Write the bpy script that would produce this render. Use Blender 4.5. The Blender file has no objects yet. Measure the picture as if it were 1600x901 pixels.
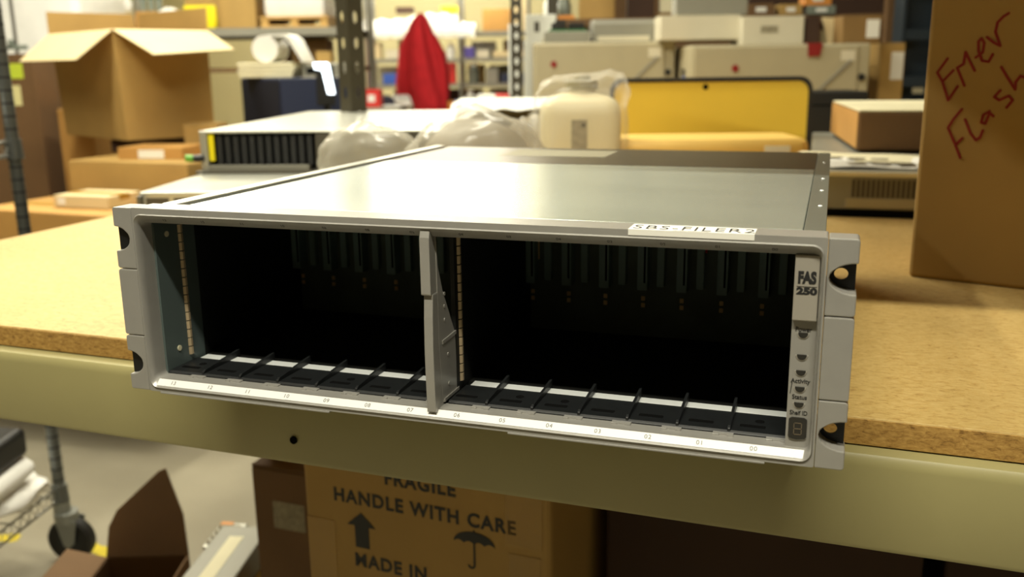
import bpy, bmesh, math, random
from mathutils import Matrix, Vector, noise
from mathutils.geometry import tessellate_polygon
PI = math.pi
R = math.radians
rnd = random.Random(7)
scn = bpy.context.scene
C = scn.collection

# ------------------------------------------------------------------ camera
cd = bpy.data.cameras.new('camera')
cam = bpy.data.objects.new('camera', cd)
C.objects.link(cam)
cam.location = (0.4644, -0.516, 0.2222)
cam.rotation_euler = (1.3364, 0.0126, 0.3244)
cd.sensor_width = 36.0
cd.lens = 32.92
cd.clip_start = 0.02
cd.dof.use_dof = True
cd.dof.focus_distance = 0.60
cd.dof.aperture_fstop = 7.6
scn.camera = cam
scn.view_settings.view_transform = 'Standard'
scn.view_settings.look = 'None'
scn.view_settings.exposure = 0.75
scn.view_settings.gamma = 1.0
scn.view_settings.use_curve_mapping = False
# ------------------------------------------------------------------ world and light
w = bpy.data.worlds.new('world')
scn.world = w
w.use_nodes = True
w.node_tree.nodes['Background'].inputs[0].default_value = (0.9, 0.88, 0.78, 1)
w.node_tree.nodes['Background'].inputs[1].default_value = 0.05
LAMP = (1.0, 0.945, 0.77)
# name, centre, length along, yaw, width, watts, label
FIXTURES = [
    ((0.36, -0.92, 1.80), 1.30, 0.0, 0.10, 40, 'ceiling tube fixture above the aisle in front of the workbench'),
    ((-1.55, 0.75, 1.95), 1.40, PI/2, 0.16, 33, 'ceiling tube fixture over the wire cart and brown cartons'),
    ((-2.35, 2.9, 2.0), 1.40, PI/2, 0.16, 40, 'ceiling tube fixture over the pallet rack aisle'),
    ((-1.15, 2.35, 2.0), 1.40, PI/2, 0.16, 22, 'ceiling tube fixture between the slotted posts and the wire shelving'),
    ((-0.25, 1.0, 2.1), 0.9, 0.0, 0.16, 17, 'ceiling tube fixture above the yellow board'),
]
# unseen lamps added for the white reflection on top_cover: centre, length, yaw
ADDED_WRAPS = [((-3.35, 6.1, 0.94), 3.2, 0.35, 'added unseen wrap-around lamp just behind the red jacket'),
         ((-3.8, 7.3, 1.30), 3.4, 0.35, 'added unseen wrap-around lamp above the far wire shelving'),
         ((-4.1, 8.2, 1.75), 3.6, 0.35, 'added unseen wrap-around lamp nearest the cream back wall')]
WRAP_GLOW = 9.0



# ------------------------------------------------------------------ materials
def lin(h):
    h = h.lstrip('#')
    out = []
    for i in (0, 2, 4):
        v = int(h[i:i+2], 16) / 255
        out.append(v/12.92 if v <= 0.04045 else ((v+0.055)/1.055)**2.4)
    return tuple(out)


def mat(name, col, rough=0.6, metal=0.0, var=0.0, vscale=8.0, bump=0.0, bscale=60.0, spec=0.5, stretch=None, trans=0.0, coat=0.0):
    m = bpy.data.materials.new(name)
    m.use_nodes = True
    nt = m.node_tree
    b = nt.nodes['Principled BSDF']
    c = lin(col) if isinstance(col, str) else col
    b.inputs['Base Color'].default_value = (*c, 1)
    b.inputs['Roughness'].default_value = rough
    b.inputs['Metallic'].default_value = metal
    b.inputs['Specular IOR Level'].default_value = spec
    b.inputs['Coat Weight'].default_value = coat
    if trans:
        b.inputs['Transmission Weight'].default_value = trans
    tc = nt.nodes.new('ShaderNodeTexCoord')
    src = tc.outputs['Object']
    if stretch:
        mp = nt.nodes.new('ShaderNodeMapping')
        mp.inputs['Scale'].default_value = stretch
        nt.links.new(src, mp.inputs['Vector'])
        src = mp.outputs['Vector']
    if var:
        n = nt.nodes.new('ShaderNodeTexNoise')
        n.inputs['Scale'].default_value = vscale
        n.inputs['Detail'].default_value = 5
        r = nt.nodes.new('ShaderNodeValToRGB')
        r.color_ramp.elements[0].position = 0.3
        r.color_ramp.elements[1].position = 0.7
        r.color_ramp.elements[0].color = (*[max(0, x*(1-var)) for x in c], 1)
        r.color_ramp.elements[1].color = (*[min(1, x*(1+var)) for x in c], 1)
        nt.links.new(src, n.inputs['Vector'])
        nt.links.new(n.outputs['Fac'], r.inputs['Fac'])
        nt.links.new(r.outputs['Color'], b.inputs['Base Color'])
    if bump:
        n2 = nt.nodes.new('ShaderNodeTexNoise')
        n2.inputs['Scale'].default_value = bscale
        n2.inputs['Detail'].default_value = 3
        bp = nt.nodes.new('ShaderNodeBump')
        bp.inputs['Strength'].default_value = bump
        bp.inputs['Distance'].default_value = 0.002
        nt.links.new(src, n2.inputs['Vector'])
        nt.links.new(n2.outputs['Fac'], bp.inputs['Height'])
        nt.links.new(bp.outputs['Normal'], b.inputs['Normal'])
    return m


def glow(name, col, strength):
    m = bpy.data.materials.new(name)
    m.use_nodes = True
    b = m.node_tree.nodes['Principled BSDF']
    b.inputs['Base Color'].default_value = (0.8, 0.8, 0.8, 1)
    b.inputs['Emission Color'].default_value = (*col, 1)
    b.inputs['Emission Strength'].default_value = strength
    return m


def film(name, opacity=0.35, col=(0.85, 0.85, 0.8), rough=0.2, edge=0.5):
    """clear crumpled polythene: part see-through, part milky and shiny"""
    m = bpy.data.materials.new(name)
    m.use_nodes = True
    nt = m.node_tree
    b = nt.nodes['Principled BSDF']
    b.inputs['Base Color'].default_value = (*col, 1)
    b.inputs['Roughness'].default_value = rough
    b.inputs['Specular IOR Level'].default_value = 0.8
    tr = nt.nodes.new('ShaderNodeBsdfTransparent')
    mx = nt.nodes.new('ShaderNodeMixShader')
    lw = nt.nodes.new('ShaderNodeLayerWeight')
    lw.inputs['Blend'].default_value = 0.35
    mr = nt.nodes.new('ShaderNodeMapRange')
    mr.inputs['To Min'].default_value = opacity
    mr.inputs['To Max'].default_value = min(1, opacity + edge)
    nt.links.new(lw.outputs['Facing'], mr.inputs['Value'])
    nt.links.new(mr.outputs['Result'], mx.inputs['Fac'])
    nt.links.new(tr.outputs[0], mx.inputs[1])
    nt.links.new(b.outputs[0], mx.inputs[2])
    nt.links.new(mx.outputs[0], nt.nodes['Material Output'].inputs['Surface'])
    return m


def particle_board(name, base, dark, light, scale):
    m = bpy.data.materials.new(name)
    m.use_nodes = True
    nt = m.node_tree
    b = nt.nodes['Principled BSDF']
    b.inputs['Roughness'].default_value = 0.62
    tc = nt.nodes.new('ShaderNodeTexCoord')
    v = nt.nodes.new('ShaderNodeTexNoise')
    v.inputs['Scale'].default_value = scale
    v.inputs['Detail'].default_value = 6
    v.inputs['Roughness'].default_value = 0.7
    v.inputs['Distortion'].default_value = 0.6
    mp = nt.nodes.new('ShaderNodeMapping')
    mp.inputs['Scale'].default_value = (0.55, 1, 1.3)
    r = nt.nodes.new('ShaderNodeValToRGB')
    e = r.color_ramp.elements
    e[0].position = 0.30
    e[0].color = (*lin(dark), 1)
    e[1].position = 0.68
    e[1].color = (*lin(light), 1)
    x = e.new(0.45)
    x.color = (*lin(base), 1)
    nt.links.new(tc.outputs['Object'], mp.inputs['Vector'])
    nt.links.new(mp.outputs['Vector'], v.inputs['Vector'])
    nt.links.new(v.outputs['Fac'], r.inputs['Fac'])
    big = nt.nodes.new('ShaderNodeTexNoise')
    big.inputs['Scale'].default_value = 3.5
    big.inputs['Detail'].default_value = 3
    r2 = nt.nodes.new('ShaderNodeValToRGB')
    r2.color_ramp.elements[0].position = 0.35
    r2.color_ramp.elements[0].color = (0.82, 0.82, 0.82, 1)
    r2.color_ramp.elements[1].position = 0.65
    r2.color_ramp.elements[1].color = (1, 1, 1, 1)
    mu = nt.nodes.new('ShaderNodeMixRGB')
    mu.blend_type = 'MULTIPLY'
    mu.inputs['Fac'].default_value = 1
    nt.links.new(tc.outputs['Object'], big.inputs['Vector'])
    nt.links.new(big.outputs['Fac'], r2.inputs['Fac'])
    nt.links.new(r.outputs['Color'], mu.inputs[1])
    nt.links.new(r2.outputs['Color'], mu.inputs[2])
    nt.links.new(mu.outputs['Color'], b.inputs['Base Color'])
    bp = nt.nodes.new('ShaderNodeBump')
    bp.inputs['Strength'].default_value = 0.25
    bp.inputs['Distance'].default_value = 0.001
    nt.links.new(v.outputs['Fac'], bp.inputs['Height'])
    nt.links.new(bp.outputs['Normal'], b.inputs['Normal'])
    return m


M = {}
M['bezel'] = mat('silver grey moulded plastic', '#9c9a94', 0.34, 0.25, var=0.03, vscale=90, spec=0.6)
M['logo_panel'] = mat('silver grey panel plastic', '#a39e93', 0.38, 0.2, spec=0.6)
M['black_plastic'] = mat('black plastic', '#141514', 0.45)
M['dark_hole'] = mat('black recess', '#060606', 0.9, spec=0.1)
M['tray_black'] = mat('black glossy tray plastic', '#17191a', 0.42, var=0.15, vscale=200)
M['zinc'] = mat('zinc plated steel', '#c3cbc2', 0.27, 0.62, var=0.05, vscale=5, stretch=(1, 6, 1))
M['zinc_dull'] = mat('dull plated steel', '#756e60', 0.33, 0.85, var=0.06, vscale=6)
M['zinc_side'] = mat('plated steel flange', '#aeb6ae', 0.34, 0.8, var=0.04, vscale=20)
M['steel_wall'] = mat('blue grey painted steel', '#5f6c6a', 0.45, 0.3)
M['dark_steel'] = mat('dark bay steel', '#191a18', 0.6, 0.3, var=0.15, vscale=40)
M['spring'] = mat('beryllium spring strip', '#c8b491', 0.4, 0.4)
M['white_steel'] = mat('bright aluminium', '#e4e8e6', 0.35, 0.3)
M['glare_white'] = mat('white lip glare', '#e6e6e2', 0.35)
M['gold'] = mat('gold contacts', '#e0c48c', 0.45, 0.2)
M['board_green'] = mat('dark green circuit board', '#566257', 0.6, var=0.2, vscale=30)
M['connector'] = mat('dark teal connector plastic', '#7c9690', 0.5)
M['lens'] = mat('smoked lens', '#2c2b28', 0.15)
M['ink'] = mat('black ink', '#1c1c1c', 0.6)
M['grey_ink'] = mat('grey ink', '#6e6e68', 0.6)
M['red_ink'] = mat('red marker ink', '#8e1f16', 0.7)
M['white_paper'] = mat('white paper', '#ecebe2', 0.6)
M['cream_paper'] = mat('cream paper', '#ddd6b4', 0.7, var=0.06, vscale=12)
M['board'] = particle_board('particle board face', '#c3a462', '#a5844a', '#d2b676', 260)
M['board_edge'] = particle_board('particle board edge', '#a8803f', '#6c4a1c', '#c9a158', 320)
M['beam'] = mat('olive beige enamel', '#9d9566', 0.42, 0.0, var=0.06, vscale=7, bump=0.04, bscale=40)
M['post'] = mat('dark olive enamel', '#3b3627', 0.5, var=0.1, vscale=12)
M['rack_grey'] = mat('grey enamel', '#8d8a7c', 0.5, var=0.05)
M['concrete'] = mat('grey concrete floor', '#968f7b', 0.55, var=0.16, vscale=2.2, bump=0.05, bscale=25)
M['floor_yellow'] = mat('yellow floor paint', '#cdb92c', 0.6, var=0.15, vscale=40)
M['kraft'] = mat('kraft cardboard', '#ae8d4f', 0.75, var=0.06, vscale=9, bump=0.05, bscale=30)
M['kraft_dark'] = mat('dark kraft cardboard', '#86683a', 0.78, var=0.08, vscale=7, bump=0.05, bscale=30)
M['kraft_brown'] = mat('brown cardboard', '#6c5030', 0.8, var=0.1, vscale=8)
M['kraft_orange'] = mat('orange brown cardboard', '#b98b48', 0.75, var=0.06, vscale=9)
M['kraft_pale'] = mat('pale buff cardboard', '#d5c295', 0.75, var=0.05, vscale=9)
M['kraft_in'] = mat('pale inside of cardboard', '#cfbd90', 0.8, var=0.04, vscale=10)
M['tape'] = mat('tan packing tape', '#a5802f', 0.4, var=0.08, vscale=14, coat=0.1)
M['white_box'] = mat('off white carton', '#cfc8b0', 0.7, var=0.04, vscale=10)
M['beige'] = mat('beige enamel', '#a89f82', 0.5, var=0.03, vscale=12)
M['grey_case'] = mat('grey painted steel', '#8f8d80', 0.45, 0.2, var=0.05)
M['silver_case'] = mat('silver steel cover', '#c4c4b8', 0.32, 0.6, var=0.04)
M['white_case'] = mat('white case plastic', '#f0f2ea', 0.45)
M['yellow_panel'] = mat('yellow laminate', '#dcbc40', 0.4, var=0.03)
M['yellow_bright'] = mat('bright yellow plastic', '#f2e010', 0.5, var=0.05)
M['orange_wood'] = mat('orange yellow wood', '#e2bd66', 0.5, var=0.06, vscale=6, stretch=(1, 8, 8))
M['pine'] = mat('pale pine wood', '#c79f5a', 0.7, var=0.12, vscale=12, stretch=(1, 9, 9))
M['rubber'] = mat('black rubber', '#17150f', 0.6)
M['navy'] = mat('navy enamel', '#232b44', 0.5, var=0.05)
M['navy_dark'] = mat('darker navy tone', '#141a29', 0.55)
M['blue'] = mat('blue plastic', '#3a5fb8', 0.45)
M['chair_blue'] = mat('slate blue upholstery', '#4a5268', 0.85)
M['red_cloth'] = mat('red fleece', '#cc2e36', 0.9, var=0.1, vscale=14, spec=0.2)
M['red'] = mat('red plastic', '#d3302a', 0.45)
M['dark_red'] = mat('dark red plastic', '#861815', 0.5)
M['orange'] = mat('orange plastic', '#d98f3e', 0.5)
M['jug'] = mat('cream polythene', '#d3c9a6', 0.42, var=0.02, spec=0.4)
M['jug_label'] = mat('grey printed label', '#8f8770', 0.7, var=0.25, vscale=120)
M['olive_cap'] = mat('olive cap plastic', '#776c3c', 0.5)
M['film'] = film('clear polythene film', 0.08, (0.9, 0.88, 0.8), 0.15, 0.32)
M['film_milky'] = film('milky polythene film', 0.22, (0.62, 0.59, 0.50), 0.16)
M['foam'] = mat('white foam sheet', '#eeeee4', 0.6)
M['foam_grey'] = mat('grey beige padding', '#857c68', 0.6, var=0.15, vscale=14)
M['white_plastic'] = mat('white plastic sheet', '#f0efe9', 0.4, var=0.05, vscale=10, bump=0.3, bscale=12)
M['chrome'] = mat('chrome wire', '#a9a9a4', 0.28, 0.85)
M['cart_post'] = mat('dull chrome tube', '#6f7372', 0.35, 0.8)
M['cart_ring'] = mat('dark groove', '#2c2e2e', 0.5, 0.4)
M['caster_grey'] = mat('grey cast metal', '#8f918a', 0.45, 0.6)
M['blade'] = mat('dark blade metal', '#2a2b2b', 0.5, 0.2)
M['faded_label'] = mat('faded label', '#8f8a72', 0.5)
M['vent'] = mat('dark vent grille', '#4a4538', 0.6)
M['green'] = mat('green plastic', '#5f9e2c', 0.4)
M['pcb_green'] = mat('green circuit board', '#2f6b3c', 0.5)
M['blue_rack'] = mat('dark blue rack enamel', '#232f38', 0.5, var=0.12, vscale=9)
M['wall'] = mat('cream wall paint', '#bfb48a', 0.8, var=0.03, vscale=2)
M['wall_dark'] = mat('tan wall paint', '#6e5f44', 0.85, var=0.06, vscale=2)
M['ceiling'] = mat('pale ceiling paint', '#cfc8ac', 0.9)
M['lime'] = mat('lime sticky note', '#c2d43a', 0.7)
M['pale_note'] = mat('pale yellow sticky note', '#ddd69a', 0.7)
M['tape_glow'] = glow('lit screen', (0.8, 0.92, 1.0), 2.6)
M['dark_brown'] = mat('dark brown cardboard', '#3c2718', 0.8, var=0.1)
M['purple'] = mat('violet plastic', '#5b50a0', 0.5)
M['glass_grey'] = mat('grey green glass', '#7f877c', 0.2)
M['wrap_lens'] = glow('added wrap lamp diffuser', LAMP, WRAP_GLOW)
M['tube'] = glow('fluorescent diffuser', LAMP, 3.0)


# ------------------------------------------------------------------ mesh helpers
class MB:
    def __init__(s, T=None):
        s.bm = bmesh.new()
        s.T = T or Matrix()

    def v(s, co):
        return s.bm.verts.new(s.T @ Vector(co))

    def face(s, vs):
        try:
            return s.bm.faces.new(vs)
        except ValueError:
            return None

    def box(s, x0, y0, z0, x1, y1, z1, T=None):
        T = T or Matrix()
        c = [s.v(T @ Vector((x, y, z))) for z in (z0, z1) for x, y in ((x0, y0), (x1, y0), (x1, y1), (x0, y1))]
        for f in ((3, 2, 1, 0), (4, 5, 6, 7), (0, 1, 5, 4), (1, 2, 6, 5), (2, 3, 7, 6), (3, 0, 4, 7)):
            s.face([c[i] for i in f])
        return s

    def loft(s, rings, cap0=True, cap1=True, closed=True):
        rs = [[s.v(p) for p in r] for r in rings]
        n = len(rs[0])
        for a, b in zip(rs, rs[1:]):
            for i in range(n if closed else n-1):
                j = (i+1) % n
                s.face([a[i], a[j], b[j], b[i]])
        if cap0:
            s.face(rs[0][::-1])
        if cap1:
            s.face(rs[-1])
        return s

    def tube(s, pts, r, n=10):
        pts = [Vector(p) for p in pts]
        rr = r if isinstance(r, (list, tuple)) else [r]*len(pts)
        rings = []
        up = Vector((0, 0, 1))
        for i, p in enumerate(pts):
            d = (pts[min(i+1, len(pts)-1)] - pts[max(i-1, 0)]).normalized()
            a = d.cross(up if abs(d.z) < 0.95 else Vector((1, 0, 0))).normalized()
            b = a.cross(d)
            rings.append([p + (a*math.cos(2*PI*k/n) + b*math.sin(2*PI*k/n))*rr[i] for k in range(n)])
        return s.loft(rings)

    def cyl(s, p0, p1, r0, r1=None, n=20):
        return s.tube([p0, p1], [r0, r0 if r1 is None else r1], n)

    def prism(s, outer, holes, a, b, axis='y'):
        """2-D outline with holes extruded between a and b along axis; outline coordinates are the other two axes"""
        def P(q, t):
            if axis == 'y':
                return (q[0], t, q[1])
            if axis == 'x':
                return (t, q[0], q[1])
            return (q[0], q[1], t)
        loops = [outer] + list(holes)
        tris = tessellate_polygon([[Vector((q[0], q[1], 0)) for q in l] for l in loops])
        flat = [q for l in loops for q in l]
        va = [s.v(P(q, a)) for q in flat]
        vb = [s.v(P(q, b)) for q in flat]
        for t in tris:
            s.face([va[i] for i in t])
            s.face([vb[i] for i in reversed(t)])
        k = 0
        for l in loops:
            n = len(l)
            for i in range(n):
                j = (i+1) % n
                s.face([va[k+i], va[k+j], vb[k+j], vb[k+i]])
            k += n
        return s

    def text(s, body, size, T, bold=0.0, sx=1.0, depth=0.00012, align='CENTER', space=1.0):
        cu = bpy.data.curves.new('lettering', 'FONT')
        cu.body = body
        cu.size = size
        cu.offset = bold
        cu.extrude = depth
        cu.align_x = align
        cu.align_y = 'CENTER'
        cu.space_character = space
        cu.resolution_u = 4
        ob = bpy.data.objects.new('lettering', cu)
        C.objects.link(ob)
        bpy.context.view_layer.update()
        dg = bpy.context.evaluated_depsgraph_get()
        me = bpy.data.meshes.new_from_object(ob.evaluated_get(dg))
        me.transform(T @ Matrix.Diagonal((sx, 1, 1, 1)))
        s.bm.from_mesh(me)
        bpy.data.objects.remove(ob)
        bpy.data.curves.remove(cu)
        bpy.data.meshes.remove(me)
        return s

    def build(s, name, m, parent=None, bevel=0.0, seg=2, smooth=None, label=None):
        bmesh.ops.recalc_face_normals(s.bm, faces=s.bm.faces[:])
        me = bpy.data.meshes.new(name)
        s.bm.to_mesh(me)
        s.bm.free()
        me.materials.append(M[m] if isinstance(m, str) else m)
        if smooth:
            for p in me.polygons:
                p.use_smooth = True
            me.set_sharp_from_angle(angle=R(smooth))
        o = bpy.data.objects.new(name, me)
        C.objects.link(o)
        if parent:
            o.parent = parent
        if bevel:
            bv = o.modifiers.new('bevel', 'BEVEL')
            bv.width = bevel
            bv.segments = seg
            bv.limit_method = 'ANGLE'
            bv.angle_limit = R(35)
        if label:
            o['label'] = label
        return o


def tag(o, label=None, cat=None, group=None, kind=None):
    if label:
        o['label'] = label
    if cat:
        o['category'] = cat
    if group:
        o['group'] = group
    if kind:
        o['kind'] = kind
    return o


def thing(name, label, cat, loc, rot=0.0, group=None):
    o = bpy.data.objects.new(name, None)
    o.empty_display_size = 0.05
    C.objects.link(o)
    o.location = loc
    o.rotation_euler = (0, 0, rot)
    return tag(o, label, cat, group)


def bx(name, m, parent, x0, y0, z0, x1, y1, z1, bevel=0.0, **k):
    return MB().box(x0, y0, z0, x1, y1, z1).build(name, m, parent, bevel, **k)


def rrect(x0, z0, x1, z1, r, n=6):
    out = []
    for cx, cz, a in ((x1-r, z1-r, 0), (x0+r, z1-r, PI/2), (x0+r, z0+r, PI), (x1-r, z0+r, 3*PI/2)):
        for i in range(n+1):
            t = a + PI/2*i/n
            out.append((cx+r*math.cos(t), cz+r*math.sin(t)))
    return out


def ellipse(cx, cz, rx, rz, n=16):
    return [(cx+rx*math.cos(2*PI*i/n), cz+rz*math.sin(2*PI*i/n)) for i in range(n)]


def face_T(x, y, z, size_tilt=PI/2):
    """text lying in the xz plane, facing -y"""
    return Matrix.Translation((x, y, z)) @ Matrix.Rotation(size_tilt, 4, 'X')


# ------------------------------------------------------------------ room
def structure(name, m, *b):
    o = MB().box(*b).build(name, m)
    o['kind'] = 'structure'
    return o


FZ = -0.85
structure('floor', 'concrete', -7.0, -5.0, FZ-0.05, 4.5, 9.0, FZ)
structure('ceiling', 'ceiling', -7.0, -5.0, 2.6, 4.5, 9.0, 2.65)
structure('wall_back', 'wall', -7.0, 9.0, FZ, 4.5, 9.1, 2.6)
structure('wall_left', 'wall', -7.1, -5.0, FZ, -7.0, 9.0, 2.6)
structure('wall_right', 'wall_dark', 4.5, -5.0, FZ, 4.6, 9.0, 2.6)
structure('wall_front', 'wall_dark', -7.0, -5.1, FZ, 4.5, -5.0, 2.6)

for (loc, L, yaw, wd, watts, label) in FIXTURES:
    f = thing('ceiling_light', label, 'ceiling light', loc, yaw)
    mb = MB()
    mb.prism([(-wd/2-0.03, 0.02), (wd/2+0.03, 0.02), (wd/2, 0.10), (-wd/2, 0.10)], [], -L/2-0.02, L/2+0.02, 'x')
    mb.build('housing', 'white_case', f, 0.004)
    mb = MB()
    for sx in (-L/2+0.1, L/2-0.1):
        mb.cyl((sx, 0, 0.10), (sx, 0, 2.6-loc[2]-0.001), 0.006, n=8)
    mb.build('hanger', 'rack_grey', f)
    mb = MB()
    for sy in (-wd/4, wd/4):
        mb.cyl((-L/2, sy, 0.0), (L/2, sy, 0.0), 0.013, n=12)
    mb.build('tube', 'tube', f, smooth=40)
    ld = bpy.data.lights.new('tube_light', 'AREA')
    ld.shape = 'RECTANGLE'
    ld.size = L
    ld.size_y = wd
    ld.energy = watts
    ld.color = LAMP
    lo = bpy.data.objects.new('tube_light', ld)
    C.objects.link(lo)
    lo.location = (0, 0, -0.016)
    lo.parent = f

for (loc, L, yaw, label) in ADDED_WRAPS:
    f = thing('ceiling_light', label, 'ceiling light', loc, yaw)
    mb = MB()
    mb.prism([(-0.15, 0.06), (0.15, 0.06), (0.12, 0.10), (-0.12, 0.10)], [], -L/2, L/2, 'x')
    mb.build('housing', 'white_case', f, 0.004)
    mb = MB()
    mb.prism([(-0.14, 0.059), (-0.13, 0.0), (-0.09, -0.04), (0.09, -0.04), (0.13, 0.0), (0.14, 0.059)], [], -L/2+0.01, L/2-0.01, 'x')
    mb.build('diffuser', 'wrap_lens', f)
    for sx in (-L/2+0.2, L/2-0.2):
        MB().cyl((sx, 0, 0.10), (sx, 0, 2.6-loc[2]-0.001), 0.006, n=8).build('hanger', 'rack_grey', f)

for k, (xs, ys, ln, ang) in enumerate(((-1.335, 1.005, 0.09, 0.35), (-1.07, 1.03, 0.10, -0.1), (-1.62, 1.02, 0.10, 0.0))):
    mb = MB(Matrix.Translation((xs, ys, FZ)) @ Matrix.Rotation(ang, 4, 'Z'))
    rr = random.Random(k)
    pts = [(-ln/2, -0.018), (-ln*0.2, -0.024), (0, -0.017), (ln*0.3, -0.023), (ln/2, -0.014), (ln*0.46, 0.013), (ln*0.2, 0.02), (-ln*0.1, 0.014), (-ln*0.35, 0.021)]
    mb.prism(pts, [], 0.0, 0.0012, 'z')
    tag(mb.build('trim_%d' % (k+1), 'floor_yellow'), kind='structure')


# ------------------------------------------------------------------ the disk shelf
W, H = 0.4826, 0.1310
sh = thing('disk_shelf', 'silver grey disk shelf with empty black drive bays, overhanging the workbench edge', 'disk shelf', (0, 0, 0))


def A_to(r, y):
    return [(x, y, z) for x, z in r]


ringA = rrect(0.0171, 0.0026, 0.4654, 0.1270, 0.0065)
outer = rrect(0.0160, 0.0, 0.4666, H, 0.0012)
mb = MB()
mb.prism(outer, [ringA], 0.0, 0.0215, 'y')
mb.bm.faces.ensure_lookup_table()
mb.build('bezel_frame', 'bezel', sh, 0.0006)
A1 = rrect(0.0178, 0.0033, 0.4647, 0.1263, 0.006)
A2 = rrect(0.0186, 0.0040, 0.4640, 0.1256, 0.0055)
B = rrect(0.0195, 0.0081, 0.4634, 0.1205, 0.004)
mb = MB()
mb.loft([A_to(ringA, 0.0006), A_to(ringA, -0.0004), A_to(A1, -0.0011), A_to(A2, -0.0002), A_to(B, 0.0046), A_to(B, 0.0145)], False, False)
mb.build('bezel_rim', 'bezel', sh, smooth=50)
# rack ears with half-round finger cut-outs and split lines


def ear_outline(side, z0, z1, cut=None):
    xo, xi = (0.0, 0.0157) if side < 0 else (W, 0.4669)
    s = 1 if side < 0 else -1
    p = [(xi, z0), (xi, z1), (xo + s*0.0012, z1), (xo, z1-0.0012)]
    if cut:
        zb, zt, ap = cut
        zc = (zb+zt)/2
        q = [(xo, zt)]
        for i in range(1, 12):
            t = PI/2 - PI*i/12
            q.append((xo + s*ap*math.cos(t), zc + (zt-zb)/2*math.sin(t)))
        q.append((xo, zb))
        p += q
    p += [(xo, z0+0.0012), (xo + s*0.0012, z0)]
    return p


for side in (-1, 1):
    ap = 0.0122 if side < 0 else 0.0146
    e1 = MB().prism(ear_outline(side, 0.0883, H, (0.1006, 0.1176, ap)), [], 0.0, 0.017, 'y').build('bezel_ear', 'bezel', sh, 0.0007)
    e2 = MB().prism(ear_outline(side, 0.0405, 0.0878), [], 0.0, 0.017, 'y').build('bezel_ear', 'bezel', sh, 0.0007)
    e3 = MB().prism(ear_outline(side, 0.0, 0.0400, (0.0112, 0.0284, ap)), [], 0.0, 0.017, 'y').build('bezel_ear', 'bezel', sh, 0.0007)
    xc = 0.0083 if side < 0 else 0.4743
    for zb_, zt_ in ((0.0995, 0.1190), (0.0100, 0.0295)):
        if side < 0:
            MB().prism([(0.0003, zb_), (0.0152, zb_), (0.0152, zt_), (0.0003, zt_)], [], 0.0042, 0.0060, 'y').build('rack_flange', 'black_plastic', sh)
        else:
            zc_ = zb_ + 0.0098
            MB().prism([(0.4674, zb_), (0.4819, zb_), (0.4819, zt_), (0.4674, zt_)], [ellipse(0.4743, zc_, 0.0037, 0.0033)], 0.0125, 0.0140, 'y').build('rack_flange', 'black_plastic', sh)

# steel body
bw0, bw1, D = 0.0175, 0.4651, 0.5236
ZT = 0.1288
mb = MB()
mb.box(bw0, 0.0217, 0.002, bw0+0.0014, D, ZT-0.002)
mb.box(bw1-0.0014, 0.0217, 0.002, bw1, D, ZT-0.002)
mb.box(bw0+0.0014, 0.0217, 0.002, bw1-0.0014, D, 0.0034)
mb.box(bw0+0.0014, D-0.0014, 0.0034, bw1-0.0014, D, ZT-0.002)
mb.build('steel_case', 'zinc_side', sh)
bx('front_flange', 'zinc_dull', sh, 0.019, 0.0217, ZT-0.004, 0.4636, 0.0352, ZT-0.0006, 0.0003)
mb = MB()
mb.box(0.0365, 0.0358, ZT-0.0018, 0.4526, 0.3545, ZT)
mb.build('top_cover', 'zinc', sh, 0.0006)
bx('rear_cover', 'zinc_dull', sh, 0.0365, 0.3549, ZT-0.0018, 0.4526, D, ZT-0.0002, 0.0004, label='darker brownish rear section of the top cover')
mb = MB()
mb.box(bw0, 0.0300, ZT-0.002, 0.0300, D, ZT+0.0012)
mb.build('side_rail', 'silver_case', sh, 0.0006)
bx('rail_gap', 'dark_hole', sh, 0.0300, 0.0358, ZT-0.003, 0.0365, D, ZT-0.0012)
bx('side_flange', 'zinc_side', sh, 0.4530, 0.0352, ZT-0.0018, bw1, D, ZT-0.0004, 0.0003)
for yy in (0.135, 0.215, 0.29, 0.42):
    MB().cyl((0.4605, yy, ZT-0.0006), (0.4605, yy, ZT+0.0002), 0.0017, 0.0012, 12).build('rivet', 'white_steel', sh)
for xx in (0.053, 0.300, 0.4255):
    mb = MB()
    mb.box(xx-0.0075, 0.0285, ZT-0.001, xx+0.0075, 0.0350, ZT+0.0001)
    t = mb.build('cover_tab', 'zinc', sh, 0.0003)
    bx('slot', 'dark_hole', t, xx-0.0088, 0.0288, ZT-0.001, xx-0.0076, 0.0345, ZT-0.0003)
mb = MB()
mb.box(0.146, 0.0275, ZT-0.001, 0.150, 0.0283, ZT-0.0003).box(0.1585, 0.026, ZT-0.001, 0.1595, 0.033, ZT-0.0003).box(0.170, 0.028, ZT-0.001, 0.1712, 0.031, ZT-0.0003)
mb.build('latch_slot', 'dark_hole', sh)
MB().cyl((0.317, 0.0285, ZT-0.001), (0.317, 0.0285, ZT+0.0002), 0.0028, n=16).build('screw', 'white_steel', sh)
bx('rear_label', 'faded_label', sh, 0.13, 0.430, ZT-0.0002, 0.245, 0.500, ZT-0.00005)
# name label folded over the bezel top
lb = MB().box(0.3590, 0.0, H, 0.4285, 0.0178, H+0.00025).box(0.3590, -0.0003, H-0.0032, 0.4285, 0.0, H+0.00025).build('name_label', 'white_paper', sh)
MB().text('SBS-FILER2', 0.0166, Matrix.Translation((0.3945, 0.0074, H+0.00035)), -0.0002, 0.80, space=1.12).build('lettering', 'ink', lb)
bx('label_line', 'ink', lb, 0.384, 0.0005, H+0.0002, 0.404, 0.0011, H+0.0003)

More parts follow.
